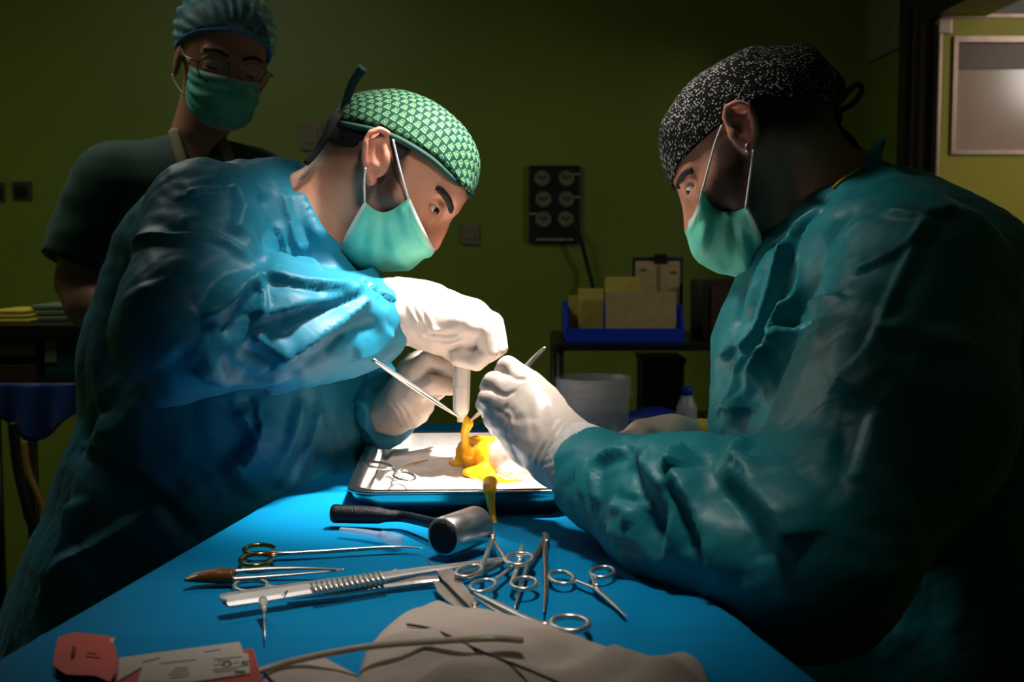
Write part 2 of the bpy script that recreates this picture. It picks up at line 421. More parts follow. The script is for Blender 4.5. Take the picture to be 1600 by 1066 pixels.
# ------------------------------------------------------------------ shelf cart by the back wall
CARTM = mat('cart_dark_steel', srgb(58, 60, 52), 0.35, 0.7); BLUEP = mat('bin_blue_plastic', srgb(16, 60, 200), 0.4, var=0.08); PAPERY = mat('paper_yellow', srgb(205, 186, 84), 0.8); PAPERW = mat('card_cream', srgb(188, 166, 118), 0.8)
YS = 3.55
def sx(px, Y=YS): return (px-800)/F*Y
def sz(py, Y=YS): return P(800, py, Y)[2]
ct = thing('shelf_cart', (0.42, YS+0.2, 0), 'dark steel shelf cart with two shelves against the back wall', 'cart')
zt = sz(535); zl = sz(676)
box('shelf', (sx(868), YS-0.05, zt-0.02), (sx(1260), YS+0.45, zt), CARTM, ct, 0.004); box('shelf', (sx(868), YS-0.05, zl-0.02), (sx(1260), YS+0.45, zl), CARTM, ct, 0.004); box('shelf', (sx(868), YS-0.05, 0.16), (sx(1260), YS+0.45, 0.18), CARTM, ct, 0.004)
for x in (sx(874), sx(1254)):
    for y in (YS-0.03, YS+0.43):
        tv, tf = tube([(x, y, 0.0), (x, y, zt-0.005)], 0.012, 10); mk('leg', tv, tf, CARTM, ct)
# open-front blue bin
x0, x1, z0 = sx(883), sx(1068), zt+0.001; h1 = sz(479)-zt
bn = thing('storage_bin', ((x0+x1)/2, YS+0.1, z0), 'blue plastic open-front storage bin on the shelf cart', 'bin')
bm = bmesh.new(); add_box(bm, (x0, YS-0.03, z0), (x1, YS+0.25, z0+0.008)); obj_bm('base', bm, BLUEP, bn)
def side(px_, nm):
    poly = [(YS-0.03, z0), (YS+0.25, z0), (YS+0.25, z0+h1), (YS+0.02, z0+h1), (YS-0.03, z0+h1*0.42)]
    v = [(px_, y, z) for y, z in poly]+[(px_+0.008, y, z) for y, z in poly]; n = 5
    mk(nm, v, [tuple(range(n)), tuple(range(n, 2*n))[::-1]]+[(i, i+n, (i+1) % n+n, (i+1) % n) for i in range(n)], BLUEP, bn, False)
side(x0, 'side'); side(x1-0.008, 'side')
box('front_lip', (x0, YS-0.034, z0), (x1, YS-0.026, z0+h1*0.40), BLUEP, bn, 0.003); box('back_wall', (x0, YS+0.242, z0), (x1, YS+0.25, z0+h1), BLUEP, bn)
# contents
c1 = box('card_sheet', (sx(946), YS-0.012, z0+0.010), (sx(1056), YS-0.004, sz(456)), PAPERW, None, 0.002); tag(c1, 'cream cardboard sheet standing in front inside the blue bin', 'card')
for (px0, px1, py, dy, lab) in ((948, 1002, 434, 0.05, 'tall yellow packet at the middle of the blue bin'), (905, 944, 452, 0.03, 'short yellow packet leaning in the left of the blue bin'), (890, 925, 464, 0.06, 'low yellow packet in the left corner of the blue bin')):
    M_ = Matrix.Rotation(math.radians(4), 4, 'Y') if px0 == 905 else None
    o = box('paper_packet', (sx(px0), YS+dy, z0+0.010), (sx(px1), YS+dy+0.02, sz(py)), PAPERY, None, 0.002); tag(o, lab, 'packet')
# clip board behind
t = thing('whiteboard', (sx(1048), YS+0.30, zt), 'cream board with dark blue rounded frame leaning behind the blue bin', 'board')
box('board', (sx(1008), YS+0.29, zt+0.002), (sx(1084), YS+0.30, sz(408, YS+0.3)), PAPERW, t, 0.006)
box('frame', (sx(1004), YS+0.30, zt+0.001), (sx(1090), YS+0.31, sz(402, YS+0.3)), mat('frame_blue', srgb(14, 40, 78), 0.5), t, 0.006)
box('clip', (sx(1040), YS+0.285, sz(412, YS+0.3)), (sx(1062), YS+0.305, sz(397, YS+0.3)), CARTM, t, 0.003)
PR = mat('print_brown', srgb(110, 90, 66), 0.8)
for (a0, b0, a1, b1) in ((1018, 420, 1026, 423), (1047, 415, 1048, 470), (1068, 424, 1078, 427)): box('printed_line', (sx(a0), YS+0.286, sz(b1, YS+0.29)), (sx(a1), YS+0.2895, sz(b0, YS+0.29)), PR, t)
t = thing('monitor_box', (sx(1130), YS+0.15, zt), 'dark grey equipment box on the shelf cart right of the board', 'equipment box')
BOXD = mat('equipment_dark', srgb(44, 38, 36), 0.45); BOXP = mat('equipment_panel', srgb(70, 52, 48), 0.4)
box('case', (sx(1102), YS+0.05, zt+0.001), (sx(1190), YS+0.3, sz(442)), BOXD, t, 0.006); box('front_panel', (sx(1116), YS+0.044, zt+0.012), (sx(1186), YS+0.05, sz(448)), BOXP, t, 0.002)
for i, (px_, c) in enumerate(((1118, (150, 30, 24)), (1132, (30, 140, 70)))):
    v_, f_ = lathe([(0.0, zt+0.001), (0.010, zt+0.001), (0.010, zt+0.02), (0.006, zt+0.028), (0.0, zt+0.028)], sx(px_), YS-0.01, 16)
    tag(mk('bottle_cap', v_, f_, mat('cap_%d' % i, srgb(*c), 0.4), None), ('small red' if i == 0 else 'small green')+' bottle cap standing on the shelf cart before the equipment box', 'jar')  # stubby coloured caps, an invented detail
# lower shelf: dark cabinet, bottle, blue bag, teal cloth
t = thing('cabinet_box', (sx(1056), YS+0.25, zl), 'black box standing on the lower shelf behind the bottle', 'box')
box('case', (sx(1018), YS+0.2, zl+0.001), (sx(1086), YS+0.40, sz(572)), mat('box_black', srgb(14, 13, 12), 0.6), t, 0.004); box('lid', (sx(1015), YS+0.195, sz(580)), (sx(1089), YS+0.41, sz(571)), mat('box_black_lid', srgb(22, 20, 18), 0.5), t, 0.003)
YBt = YS+0.02; cx = sx(1075, YBt); zb = zl+0.012
bt = thing('bottle', (cx, YBt, zl), 'white translucent plastic bottle with blue cap on the lower shelf', 'bottle')
PLB = mat('bottle_plastic_white', srgb(196, 196, 206), 0.35, trans=0.25)
hb = sz(604, YBt)-zl
v_, f_ = lathe([(0, zl+0.001), (0.026, zl+0.001), (0.029, zl+0.006), (0.029, zl+hb*0.50), (0.026, zl+hb*0.60), (0.018, zl+hb*0.74), (0.014, zl+hb*0.82), (0.0, zl+hb*0.82)], cx, YBt, 28); mk('bottle_body', v_, f_, PLB, bt)
v_, f_ = lathe([(0, zl+hb*0.81), (0.016, zl+hb*0.81), (0.016, zl+hb*0.97), (0.014, zl+hb), (0, zl+hb)], cx, YBt, 24); mk('cap', v_, f_, BLUEP, bt)
def bag(p):
    d = smin(ell(p, (sx(1030), YS+0.02, zl+0.03), (0.065, 0.05, 0.04)), ell(p, (sx(1000), YS+0.03, zl+0.025), (0.05, 0.05, 0.03)), 0.03); d = d-0.004*noise(p*50)
    return smax(d, zl+0.001-p[:, 2], 0.003)
BAGM = mat('bag_blue', srgb(16, 44, 150), 0.5)
v_, f_ = sdf_mesh(bag, (sx(940), YS-0.08, zl-0.02), (sx(1085), YS+0.12, zl+0.10), 0.006); tag(mk('plastic_bag', v_, f_, BAGM, None), 'crumpled blue plastic bag left of the bottle on the lower shelf', 'bag')

# ------------------------------------------------------------------ cart at the left edge
YC = 2.75
def lx(px, Y=YC): return (px-800)/F*Y
def lz(py, Y=YC): return P(800, py, Y)[2]
ct = thing('equipment_cart', (lx(40), YC+0.15, 0), 'dark equipment cart with blue drape at the left edge of the room', 'cart')
zt2 = lz(507)
box('top', (lx(-140), YC-0.02, zt2-0.025), (lx(165), YC+0.4, zt2), CARTM, ct, 0.004)
box('drawer_unit', (lx(-130), YC, lz(620)), (lx(62), YC+0.38, zt2-0.026), BOXD, ct, 0.004)
for k in range(2): dw = box('drawer', (lx(-120), YC-0.012, lz(556+k*56)), (lx(56), YC-0.001, lz(514+k*56)), BOXP, ct, 0.003); 
box('side_cabinet', (lx(66), YC+0.0, lz(588)), (lx(160), YC+0.38, zt2-0.026), mat('cabinet_teal', srgb(20, 86, 96), 0.5), ct, 0.004)
box('label_plate', (lx(68), YC-0.004, lz(566)), (lx(86), YC-0.001, lz(528)), mat('label_pale', srgb(140, 140, 118), 0.7), ct)
n = 40; v = []; f = []
for i in range(n):
    u = i/(n-1)
    for j in range(12):
        t_ = j/11; x = lx(-20)+(lx(128)-lx(-20))*u; z = lz(596)+(lz(640+45*math.sin(u*3.0)**2)-lz(596))*t_
        v.append((x, YC-0.03-0.012*math.sin(u*17)*t_-0.004, z))
f = [(i*12+j, (i+1)*12+j, (i+1)*12+j+1, i*12+j+1) for i in range(n-1) for j in range(11)]
DRB = fabric('drape_blue_dark', srgb(12, 62, 130), crink=0.2)
o = mk('hanging_drape', v, f, DRB, ct); sd = o.modifiers.new('thick', 'SOLIDIFY'); sd.thickness = 0.003
for x in (lx(-120), lx(36), lx(150)):
    for y in (YC+0.02, YC+0.36): tv, tf = tube([(x, y, 0), (x, y, zt2-0.02)], 0.013, 10); mk('leg', tv, tf, CARTM, ct)
box('bottom_shelf', (lx(-130), YC, 0.25), (lx(160), YC+0.38, 0.27), CARTM, ct)
for i, (pa, pb, py0, py1, c, lab) in enumerate(((-30, 36, 507, 486, (196, 178, 50), 'yellow paper pad lying on the left equipment cart'), (18, 82, 507, 480, (96, 110, 82), 'grey green folded cloth on the left equipment cart'))):
    m_ = mat('pad_%d' % i, srgb(*c), 0.8)
    bm = bmesh.new(); 
    for k in range(3): add_box(bm, (lx(pa)+0.004*k, YC+0.03+0.13*i*0.4+0.002*k, zt2+0.001+k*(lz(py1)-zt2)/3), (lx(pb)-0.005*k, YC+0.18+0.13*i*0.4, zt2+(k+0.94)*(lz(py1)-zt2)/3))
    bmesh.ops.bevel(bm, geom=bm.edges[:], offset=0.002, segments=1, affect='EDGES'); tag(obj_bm('paper_pad' if i == 0 else 'folded_cloth', bm, m_), lab, 'pad' if i == 0 else 'cloth')
CABY = mat('cable_ochre', srgb(130, 92, 20), 0.6)
tv, tf = tube(spline([P(38, 690, 2.68), P(46, 740, 2.66), P(66, 790, 2.64), P(78, 840, 2.62), P(76, 1000, 2.62), P(60, 1700, 2.62)], 40), 0.007, 8); tag(mk('cable', tv, tf, CABY, None), 'ochre cable hanging in front of the left equipment cart', 'cable')
tv, tf = tube(spline([P(20, 660, 2.70), P(28, 730, 2.69), P(44, 800, 2.68), P(56, 870, 2.68), P(60, 1200, 2.68), P(40, 1700, 2.68)], 40), 0.012, 8); tag(mk('hose', tv, tf, CABLE, None), 'thick black hose hanging down from the left equipment cart', 'hose')
# ------------------------------------------------------------------ people
GOWN = fabric('gown_teal', srgb(16, 122, 150), crink=0.30, rough=0.50, spec=0.34, sheen=0.05)
GOWN2 = fabric('gown_green_teal', srgb(18, 126, 134), crink=0.30, rough=0.46, spec=0.42, sheen=0.05)
SCRUB = fabric('scrub_green', srgb(2, 64, 46), crink=0.12, rough=0.75, spec=0.2)
TROUSER = fabric('trouser_green', srgb(10, 80, 78), crink=0.1, rough=0.8, spec=0.2)
SHOE = mat('shoe_white', srgb(190, 190, 188), 0.5)
GLOVE = mat('glove_latex', srgb(216, 200, 187), 0.42, var=0.05, scale=14, bump=0.10, bscale=90, sss=0.12)
CUFF = mat('cuff_knit', srgb(222, 216, 212), 0.85, var=0.03, scale=60)
LOOP = mat('ear_loop_elastic', srgb(236, 228, 222), 0.7)
STEEL = mat('stainless_steel', srgb(225, 220, 214), 0.36, 1.0, var=0.06, scale=40)
HAIRM = mat('hair_dark', srgb(30, 19, 15), 0.62, var=0.5, scale=320, bump=0.6, bscale=420, spec=0.3)
EYEW = N('eye'); _e = EYEW
_g = _e.add('ShaderNodeTexCoord').outputs['Object']
EYE = mat('eye_white', srgb(225, 214, 205), 0.12, var=0.04)
IRIS = mat('iris_brown', srgb(42, 24, 14), 0.08, var=0.3)
TIE_G = mat('cap_tie_dark_green', srgb(6, 60, 48), 0.8)
TIE_B = mat('cap_tie_black', srgb(10, 10, 11), 0.85)
YELLOW = mat('yellow_sleeve', srgb(205, 165, 40), 0.7)

def skin_mat(name):
    x = N(name); b = x.b; a = x.add('ShaderNodeVertexColor', layer_name='tint'); co = x.coord()
    nz = x.noise(co, 120, 4); c = x.mix(0.16, a.outputs['Color'], nz.outputs['Color'], 'SOFT_LIGHT')
    x.ln(c, b.inputs['Base Color']); b.inputs['Roughness'].default_value = 0.48; b.inputs['Specular IOR Level'].default_value = 0.4
    b.inputs['Subsurface Weight'].default_value = 0.10; b.inputs['Subsurface Radius'].default_value = (0.01, 0.004, 0.0025); b.inputs['Subsurface Scale'].default_value = 0.4
    x.ln(x.bump(x.noise(co, 420, 3).outputs['Fac'], 0.12, 0.001).outputs[0], b.inputs['Normal'])
    return x.m
SKIN = skin_mat('skin')
def mask_mat():
    x = N('mask_teal'); b = x.b; co = x.coord('UV'); s = x.add('ShaderNodeSeparateXYZ'); x.ln(co, s.inputs[0])
    nz = x.noise(x.coord(), 30, 3)
    base = x.ramp(nz.outputs['Fac'], [(0.3, srgb(96, 214, 190)), (0.7, srgb(140, 234, 212))]).outputs[0]
    edge = x.math('MAXIMUM', x.math('LESS_THAN', s.outputs[1], 0.085), x.math('GREATER_THAN', s.outputs[1], 0.93))
    white = srgb(226, 226, 218)
    # printed weld dots along the hems
    wv = x.add('ShaderNodeTexWave', wave_type='BANDS'); wv.inputs['Scale'].default_value = 26; x.ln(co, wv.inputs['Vector'])
    dots = x.math('MULTIPLY', x.math('GREATER_THAN', wv.outputs['Fac'], 0.62), edge)
    x.ln(x.mix(x.math('MULTIPLY', dots, 0.35), x.mix(edge, base, white), srgb(170, 190, 182)), b.inputs['Base Color'])
    b.inputs['Roughness'].default_value = 0.7; b.inputs['Specular IOR Level'].default_value = 0.25
    b.inputs['Subsurface Weight'].default_value = 0.0
    x.ln(x.bump(x.noise(x.coord(), 900, 2).outputs['Fac'], 0.15, 0.001).outputs[0], b.inputs['Normal'])
    # thin cloth lets light through
    tr = x.add('ShaderNodeBsdfTranslucent'); x.ln(base, tr.inputs['Color'])
    ms = x.add('ShaderNodeMixShader'); ms.inputs[0].default_value = 0.28
    x.ln(b.outputs[0], ms.inputs[1]); x.ln(tr.outputs[0], ms.inputs[2]); x.ln(ms.outputs[0], x.n['Material Output'].inputs[0])
    return x.m
MASK = mask_mat()
def cap_print_mat():
    """green cap: staggered rows of small pale trapezoids with a yellow-green dot"""
    x = N('cap_green_print'); b = x.b; co = x.coord('UV'); s = x.add('ShaderNodeSeparateXYZ'); x.ln(co, s.inputs[0])
    U, V = s.outputs[0], s.outputs[1]
    row = x.math('FLOOR', V); fv = x.math('FRACT', V)
    uu = x.math('ADD', U, x.math('MULTIPLY', row, 0.5)); fu = x.math('FRACT', uu)
    cx = x.math('ABSOLUTE', x.math('SUBTRACT', fu, 0.5))
    lim = x.math('SUBTRACT', 0.43, x.math('MULTIPLY', fv, 0.26))
    inx = x.math('LESS_THAN', cx, lim); iny = x.math('MULTIPLY', x.math('GREATER_THAN', fv, 0.12), x.math('LESS_THAN', fv, 0.88))
    body = x.math('MULTIPLY', inx, iny)
    inn = x.math('MULTIPLY', x.math('LESS_THAN', cx, x.math('SUBTRACT', lim, 0.10)), x.math('MULTIPLY', x.math('GREATER_THAN', fv, 0.30), x.math('LESS_THAN', fv, 0.80)))
    dy = x.math('SUBTRACT', fv, 0.50); r2 = x.math('ADD', x.math('MULTIPLY', cx, cx), x.math('MULTIPLY', dy, dy)); dot = x.math('LESS_THAN', r2, 0.018)
    c = x.mix(body, srgb(4, 54, 36), srgb(98, 146, 116)); c = x.mix(inn, c, srgb(16, 76, 48)); c = x.mix(dot, c, srgb(128, 156, 84))
    x.ln(c, b.inputs['Base Color']); b.inputs['Roughness'].default_value = 0.8; b.inputs['Specular IOR Level'].default_value = 0.2
    x.ln(x.bump(x.noise(x.coord(), 600, 2).outputs['Fac'], 0.25, 0.001).outputs[0], b.inputs['Normal'])
    return x.m
def cap_knit_mat():
    x = N('cap_black_knit'); b = x.b; co = x.coord('UV'); mp = x.add('ShaderNodeMapping'); mp.inputs['Scale'].default_value = (1, 1.6, 1); x.ln(co, mp.inputs[0])
    vo = x.add('ShaderNodeTexVoronoi'); vo.inputs['Scale'].default_value = 3.4; vo.inputs['Randomness'].default_value = 0.65; x.ln(mp.outputs[0], vo.inputs['Vector'])
    sp_ = x.add('ShaderNodeSeparateColor'); x.ln(vo.outputs['Color'], sp_.inputs[0])
    speck = x.math('MULTIPLY', x.math('LESS_THAN', vo.outputs['Distance'], 0.36), x.math('GREATER_THAN', sp_.outputs[0], 0.22))
    nz = x.noise(x.coord(), 60, 3)
    x.ln(x.mix(x.math('MULTIPLY', speck, nz.outputs['Fac']), srgb(10, 11, 12), srgb(250, 246, 232)), b.inputs['Base Color'])
    b.inputs['Roughness'].default_value = 0.9; b.inputs['Specular IOR Level'].default_value = 0.15
    x.ln(x.bump(vo.outputs['Distance'], 0.6, 0.003).outputs[0], b.inputs['Normal'])
    return x.m
CAP_G = cap_print_mat(); CAP_K = cap_knit_mat()

S_COL = np.array(srgb(198, 140, 112)[:3]); B_COL = np.array(srgb(58, 36, 28)[:3]); R_COL = np.array(srgb(196, 112, 92)[:3])

def finish(name, fn, lo, hi, h, m, parent, folds=None, y0=0.7, crumple=None, extra=None, label=None):
    v, f = sdf_mesh(fn, lo, hi, h)
    if folds or crumple or extra:
        n = grad(fn, v)
        if crumple:
            for amp, sc, st in crumple:
                v = v+n*facets(v, amp, sc[0] if isinstance(sc, tuple) else sc, int(st*10))[:, None]
        if extra is not None: v = extra(v, n)
        if folds: v = strokes(v, n, fn, folds, y0)
    return mk(name, v, f, m, parent, True, label)

def face_mask(E1, M, E2, parent, plan=(0.0,), nu=44, nt=46, seed=0):
    """pleated mask: E1/E2 side edges, M front mid-line (each top hem -> bottom hem)"""
    e1, mm, e2 = spline(E1, nt), spline(M, nt), spline(E2, nt); v = []; uv = []
    for i in range(nt):
        t = i/(nt-1); c = (e1[i]+e2[i])/2; a = mm[i]-c; s = (e2[i]-e1[i])/2; an = a/np.linalg.norm(a)
        for j in range(nu):
            u = j/(nu-1); th = (u-0.5)*math.pi
            g = abs(math.sin(th))**3
            w1 = t*4.6+0.25*math.sin(th*1.7+seed)+seed; tr_ = abs(w1-math.floor(w1)-0.5)*2-0.5
            w2 = t*2.7+0.5*math.sin(th*1.1+seed*2)+0.4; tr2 = abs(w2-math.floor(w2)-0.5)*2-0.5
            pl = (0.0055*tr_*(0.25+0.75*g)+0.0045*tr2)*(1-0.75*g**4)*min(1, 7*t, 7*(1-t))
            sn = s/np.linalg.norm(s); v.append(c+a*max(math.cos(th), 0)**0.72+s*math.sin(th)+(an*math.cos(th)+sn*math.sin(th))*pl*1.2); uv.append((u, t))
    f = [(i*nu+j, i*nu+j+1, (i+1)*nu+j+1, (i+1)*nu+j) for i in range(nt-1) for j in range(nu-1)]
    o = mk('face_mask', v, f, MASK, parent); set_uv(o, np.array(uv))
    sd = o.modifiers.new('thick', 'SOLIDIFY'); sd.thickness = 0.0012; sd.offset = 0
    return o

def legs(parent, hx, hy, zt, m=None):
    def fn(p):
        d = None
        for s in (-1, 1):
            e = chain(p, [(hx, hy+0.09*s, zt), (hx, hy+0.10*s, 0.50), (hx, hy+0.10*s, 0.09)], [0.10, 0.075, 0.06])
            d = e if d is None else smin(d, e, 0.05)
        return smax(d, 0.07-p[:, 2], 0.01)
    finish('trousers', fn, (hx-0.16, hy-0.26, 0.03), (hx+0.16, hy+0.26, zt+0.14), 0.014, m or TROUSER, parent)
def shoes(parent, hx, hy, fx, fy):
    d = np.array([fx, fy, 0]); 
    for s in (-1, 1):
        c = np.array([hx, hy+0.10*s, 0]) if abs(fx) > abs(fy) else np.array([hx, hy, 0])+np.array([0, 0.10*s, 0])
        def fn(p):
            a = rc(p, c-d*0.05+[0, 0, 0.055], c+d*0.02+[0, 0, 0.075], 0.045, 0.048)
            b = rc(p, c-d*0.06+[0, 0, 0.045], c+d*0.16+[0, 0, 0.036], 0.045, 0.038)
            return smax(smin(a, b, 0.03), -p[:, 2], 0.006)
        lo = c-np.array([0.13, 0.13, 0.02])-np.abs(d)*0.1; hi = c+np.array([0.13, 0.13, 0.16])+np.abs(d)*0.12
        finish('shoe', fn, lo, hi, 0.009, SHOE, parent)

def head_axes(deg, sx):
    a = math.radians(deg); f = np.array([sx*math.cos(a), 0, -math.sin(a)]); u = np.array([sx*math.sin(a), 0, math.cos(a)])
    return f, u
def tint(v, spots, base=S_COL, jitter=0.35):
    """spots: (colour, strength, falloff m, polyline world pts) stubble / flush painted where it grows"""
    c = np.tile(base, (len(v), 1))
    nz = noise(v*260)*jitter+noise(v*90)*jitter*0.7
    for col, st, wd, pts in spots:
        d, _ = poly_dist(v, [np.asarray(q) for q in pts])
        m = np.clip((1-d/wd)*1.8+nz*0.8, 0, 1)*st*np.clip(1.6-d/wd*1.3, 0, 1)
        c = c*(1-m[:, None])+col*m[:, None]
    return c

# ================================================================ surgeon on the left
YL = 1.55
Lp = thing('person', (-0.44, 1.55, 0.0), 'surgeon in teal gown and green printed cap, bending over the tray', 'person')
fL, uL = head_axes(40, 1)
L_ = lambda a, b, w=0.0: P(a, b, YL-w)
axL = np.stack([fL, np.array([0, 1.0, 0]), uL])
def rotY(deg): 
    a = math.radians(deg); return np.array([[math.cos(a), 0, -math.sin(a)], [0, 1, 0], [math.sin(a), 0, math.cos(a)]])
cranL_c = L_(629, 238); cranL_ax = rotY(24); cranL_r = (0.0905, 0.073, 0.0655)
def cran_L(p): return ell(p, cranL_c, cranL_r, cranL_ax)
def skinbase_L(p):
    d = cran_L(p)
    d = smin(d, ell(p, L_(643, 303), (0.046, 0.058, 0.074), rotY(40)), 0.03)
    d = smin(d, rc(p, L_(699, 297, 0.028), L_(699, 297, -0.028), 0.0195, 0.0195), 0.018)                   # forehead
    for s in (1, -1):
        d = smin(d, chain(p, [L_(590, 268, 0.047*s), L_(582, 330, 0.041*s), L_(612, 388, 0.012*s)], [0.019, 0.017, 0.018]), 0.025)  # jaw
        d = smin(d, rc(p, L_(650, 330, 0.042*s), L_(618, 300, 0.053*s), 0.015, 0.012), 0.02)             # cheekbone
        d = smin(d, rc(p, L_(706, 325, 0.010*s), L_(688, 303, 0.042*s), 0.0085, 0.008), 0.010)             # brow ridge
    d = smin(d, ell(p, L_(632, 374), (0.028, 0.028, 0.028)), 0.03)                                       # mouth
    d = smin(d, chain(p, [L_(694, 338), L_(690, 356), L_(675, 380)], [0.0085, 0.0080, 0.0100]), 0.010)    # nose
    for s in (1, -1):
        d = smin(d, rc(p, L_(669, 379, 0.009*s), L_(668, 381, 0.010*s), 0.007, 0.007), 0.006)
        d = smax(d, -ell(p, L_(688, 325, 0.040*s), (0.011, 0.017, 0.011)), 0.012)                          # socket
        d = smin(d, rc(p, L_(684, 322, 0.030*s), L_(672, 316, 0.043*s), 0.0085, 0.0065), 0.007)            # lids
        d = smin(d, rc(p, L_(672, 334, 0.030*s), L_(664, 326, 0.042*s), 0.0065, 0.0055), 0.009)
        d = smax(d, -ell(p, L_(679, 327, 0.047*s), (0.0092, 0.010, 0.0044), rotY(60)), 0.002)              # eye opening
    neck = chain(p, [L_(575, 270), L_(520, 320), L_(440, 385)], [0.052, 0.056, 0.075])
    d = smin(d, neck, 0.025)
    d = smin(d, rc(p, L_(552, 268, 0.042), L_(500, 378, 0.02), 0.014, 0.010), 0.02)                       # neck muscle
    d = smin(d, ell(p, L_(410, 450), (0.085, 0.12, 0.10)), 0.04)
    return d
earL = [L_(604, 222, 0.075), L_(605, 208, 0.082), L_(594, 202, 0.087), L_(580, 207, 0.090), L_(571, 224, 0.091), L_(569, 246, 0.088), L_(573, 266, 0.082), L_(579, 281, 0.077)]
def skin_L(p):
    d = skinbase_L(p)
    e = ell(p, L_(588, 240, 0.078), (0.0165, 0.0075, 0.027), rotY(-6))
    e = smin(e, chain(p, earL, [0.0035, 0.0036, 0.0036, 0.0036, 0.0038, 0.0038, 0.0045, 0.0068]), 0.004)
    e = smax(e, -ell(p, L_(592, 243, 0.091), (0.0088, 0.010, 0.0135), rotY(-10)), 0.003)
    e = smax(e, -ell(p, L_(591, 216, 0.090), (0.011, 0.0055, 0.0045), rotY(-20)), 0.003)
    e = smin(e, rc(p, L_(583, 222, 0.086), L_(581, 256, 0.084), 0.0028, 0.0032), 0.004)
    e = smin(e, rc(p, L_(603, 243, 0.080), L_(601, 250, 0.080), 0.0042, 0.0042), 0.004)
    d = smin(d, e, 0.004)
    e2 = ell(p, L_(588, 240, -0.078), (0.0165, 0.0075, 0.027), rotY(-6)); return smin(d, e2, 0.004)
v, f = sdf_mesh(skin_L, cranL_c-np.array([0.32, 0.17, 0.36]), cranL_c+np.array([0.12, 0.17, 0.10]), 0.0030)
body = mk('body', v, f, SKIN, Lp)
color_attr(body, tint(v, [
    (B_COL, 0.92, 0.020, [L_(610, 262, 0.066), L_(600, 300, 0.066), L_(612, 335, 0.06), L_(636, 350, 0.05)]),
    (B_COL, 0.85, 0.013, [L_(628, 232, 0.073), L_(622, 255, 0.07), L_(612, 290, 0.066)]),
    (B_COL, 0.35, 0.026, [L_(575, 310, 0.055), L_(590, 350, 0.05), L_(620, 390, 0.03)]),
    (B_COL, 0.75, 0.030, [L_(520, 225, 0.03), L_(556, 222, 0.065)]),
    (B_COL, 0.30, 0.035, [L_(500, 250, 0.03), L_(545, 250, 0.06)]),
    (R_COL, 0.5, 0.020, [L_(588, 215, 0.09), L_(576, 270, 0.085)]),
    (R_COL, 0.30, 0.022, [L_(660, 345, 0.055), L_(684, 370, 0.01)])]))
def hair_L(p):
    q = (p-L_(588, 251))@np.stack([fL, uL]).T; fx, ux = q[:, 0], q[:, 1]
    d = np.minimum(skinbase_L(p), cran_L(p))-0.0035-0.0012*noise(p*180)
    d = smax(d, ux-np.interp(fx, [-0.12, -0.06, -0.03, 0.0, 0.11], [0.03, 0.03, 0.045, 0.06, 0.07]), 0.002)
    lowl = np.interp(fx, [-0.14, -0.10, -0.06, -0.022, -0.015, 0.004, 0.028, 0.036], [-0.048, -0.036, -0.020, -0.002, 0.040, 0.03, 0.012, 0.05])
    d = smax(d, lowl-ux, 0.004)
    return smax(d, fx-0.034, 0.003)
finish('hair', hair_L, cranL_c-np.array([0.16, 0.09, 0.09]), cranL_c+np.array([0.05, 0.09, 0.08]), 0.0034, HAIRM, Lp)
def cap_L(p):
    q = (p-L_(588, 251))@np.stack([fL, uL]).T; fx, ux = q[:, 0], q[:, 1]
    d = np.minimum(cran_L(p), skinbase_L(p))-0.0048
    d = d-0.0018*np.sin(ux*95+fx*35)*np.clip(-fx*12, 0, 1)-0.002*noise(p*26)
    g = np.interp(fx, [-0.09, -0.060, -0.030, -0.004, 0.057, 0.120], [0.002, 0.009, 0.026, 0.037, 0.049, 0.041])
    return smax(d, (g-ux)*0.9, 0.003)
v, f = sdf_mesh(cap_L, cranL_c-np.array([0.12, 0.1, 0.1]), cranL_c+np.array([0.13, 0.1, 0.11]), 0.0030)
cap = mk('surgical_cap', v, f, CAP_G, Lp)
q = (v-cranL_c)@axL.T
set_uv(cap, np.stack([np.arctan2(q[:, 1], q[:, 0]+0.04)*0+q[:, 0]/0.0100+0.0, np.arctan2(q[:, 2]+0.02, np.abs(q[:, 1])+1e-4)*0.082/0.0105], 1))
edge = [L_(735, 306, 0.0), L_(730, 303, 0.022), L_(708, 281, 0.052), L_(676, 251, 0.070), L_(640, 227, 0.078), L_(610, 212, 0.079), L_(581, 203, 0.075), L_(552, 197, 0.062), L_(534, 193, 0.045)]
tv, tf = tube(spline(edge, 40), 0.0036, 8)
mk('cap_band', tv, tf, TIE_G, cap)
tv, tf = tube(spline([L_(534, 190, 0.03), L_(540, 160, 0.035), L_(552, 128, 0.04), L_(567, 106, 0.045)], 14), np.linspace(0.0040, 0.0062, 14), 8, ((0, 1, 0), 0.4))
mk('cap_tie', tv, tf, TIE_G, cap)
tv, tf = tube(spline([L_(536, 182, 0.03), L_(522, 186, 0.045), L_(512, 208, 0.05), L_(495, 235, 0.05), L_(478, 256, 0.055)], 16), np.linspace(0.008, 0.0035, 16), 8, ((0, 1, 0), 0.5))
mk('cap_tie', tv, tf, TIE_B, cap)
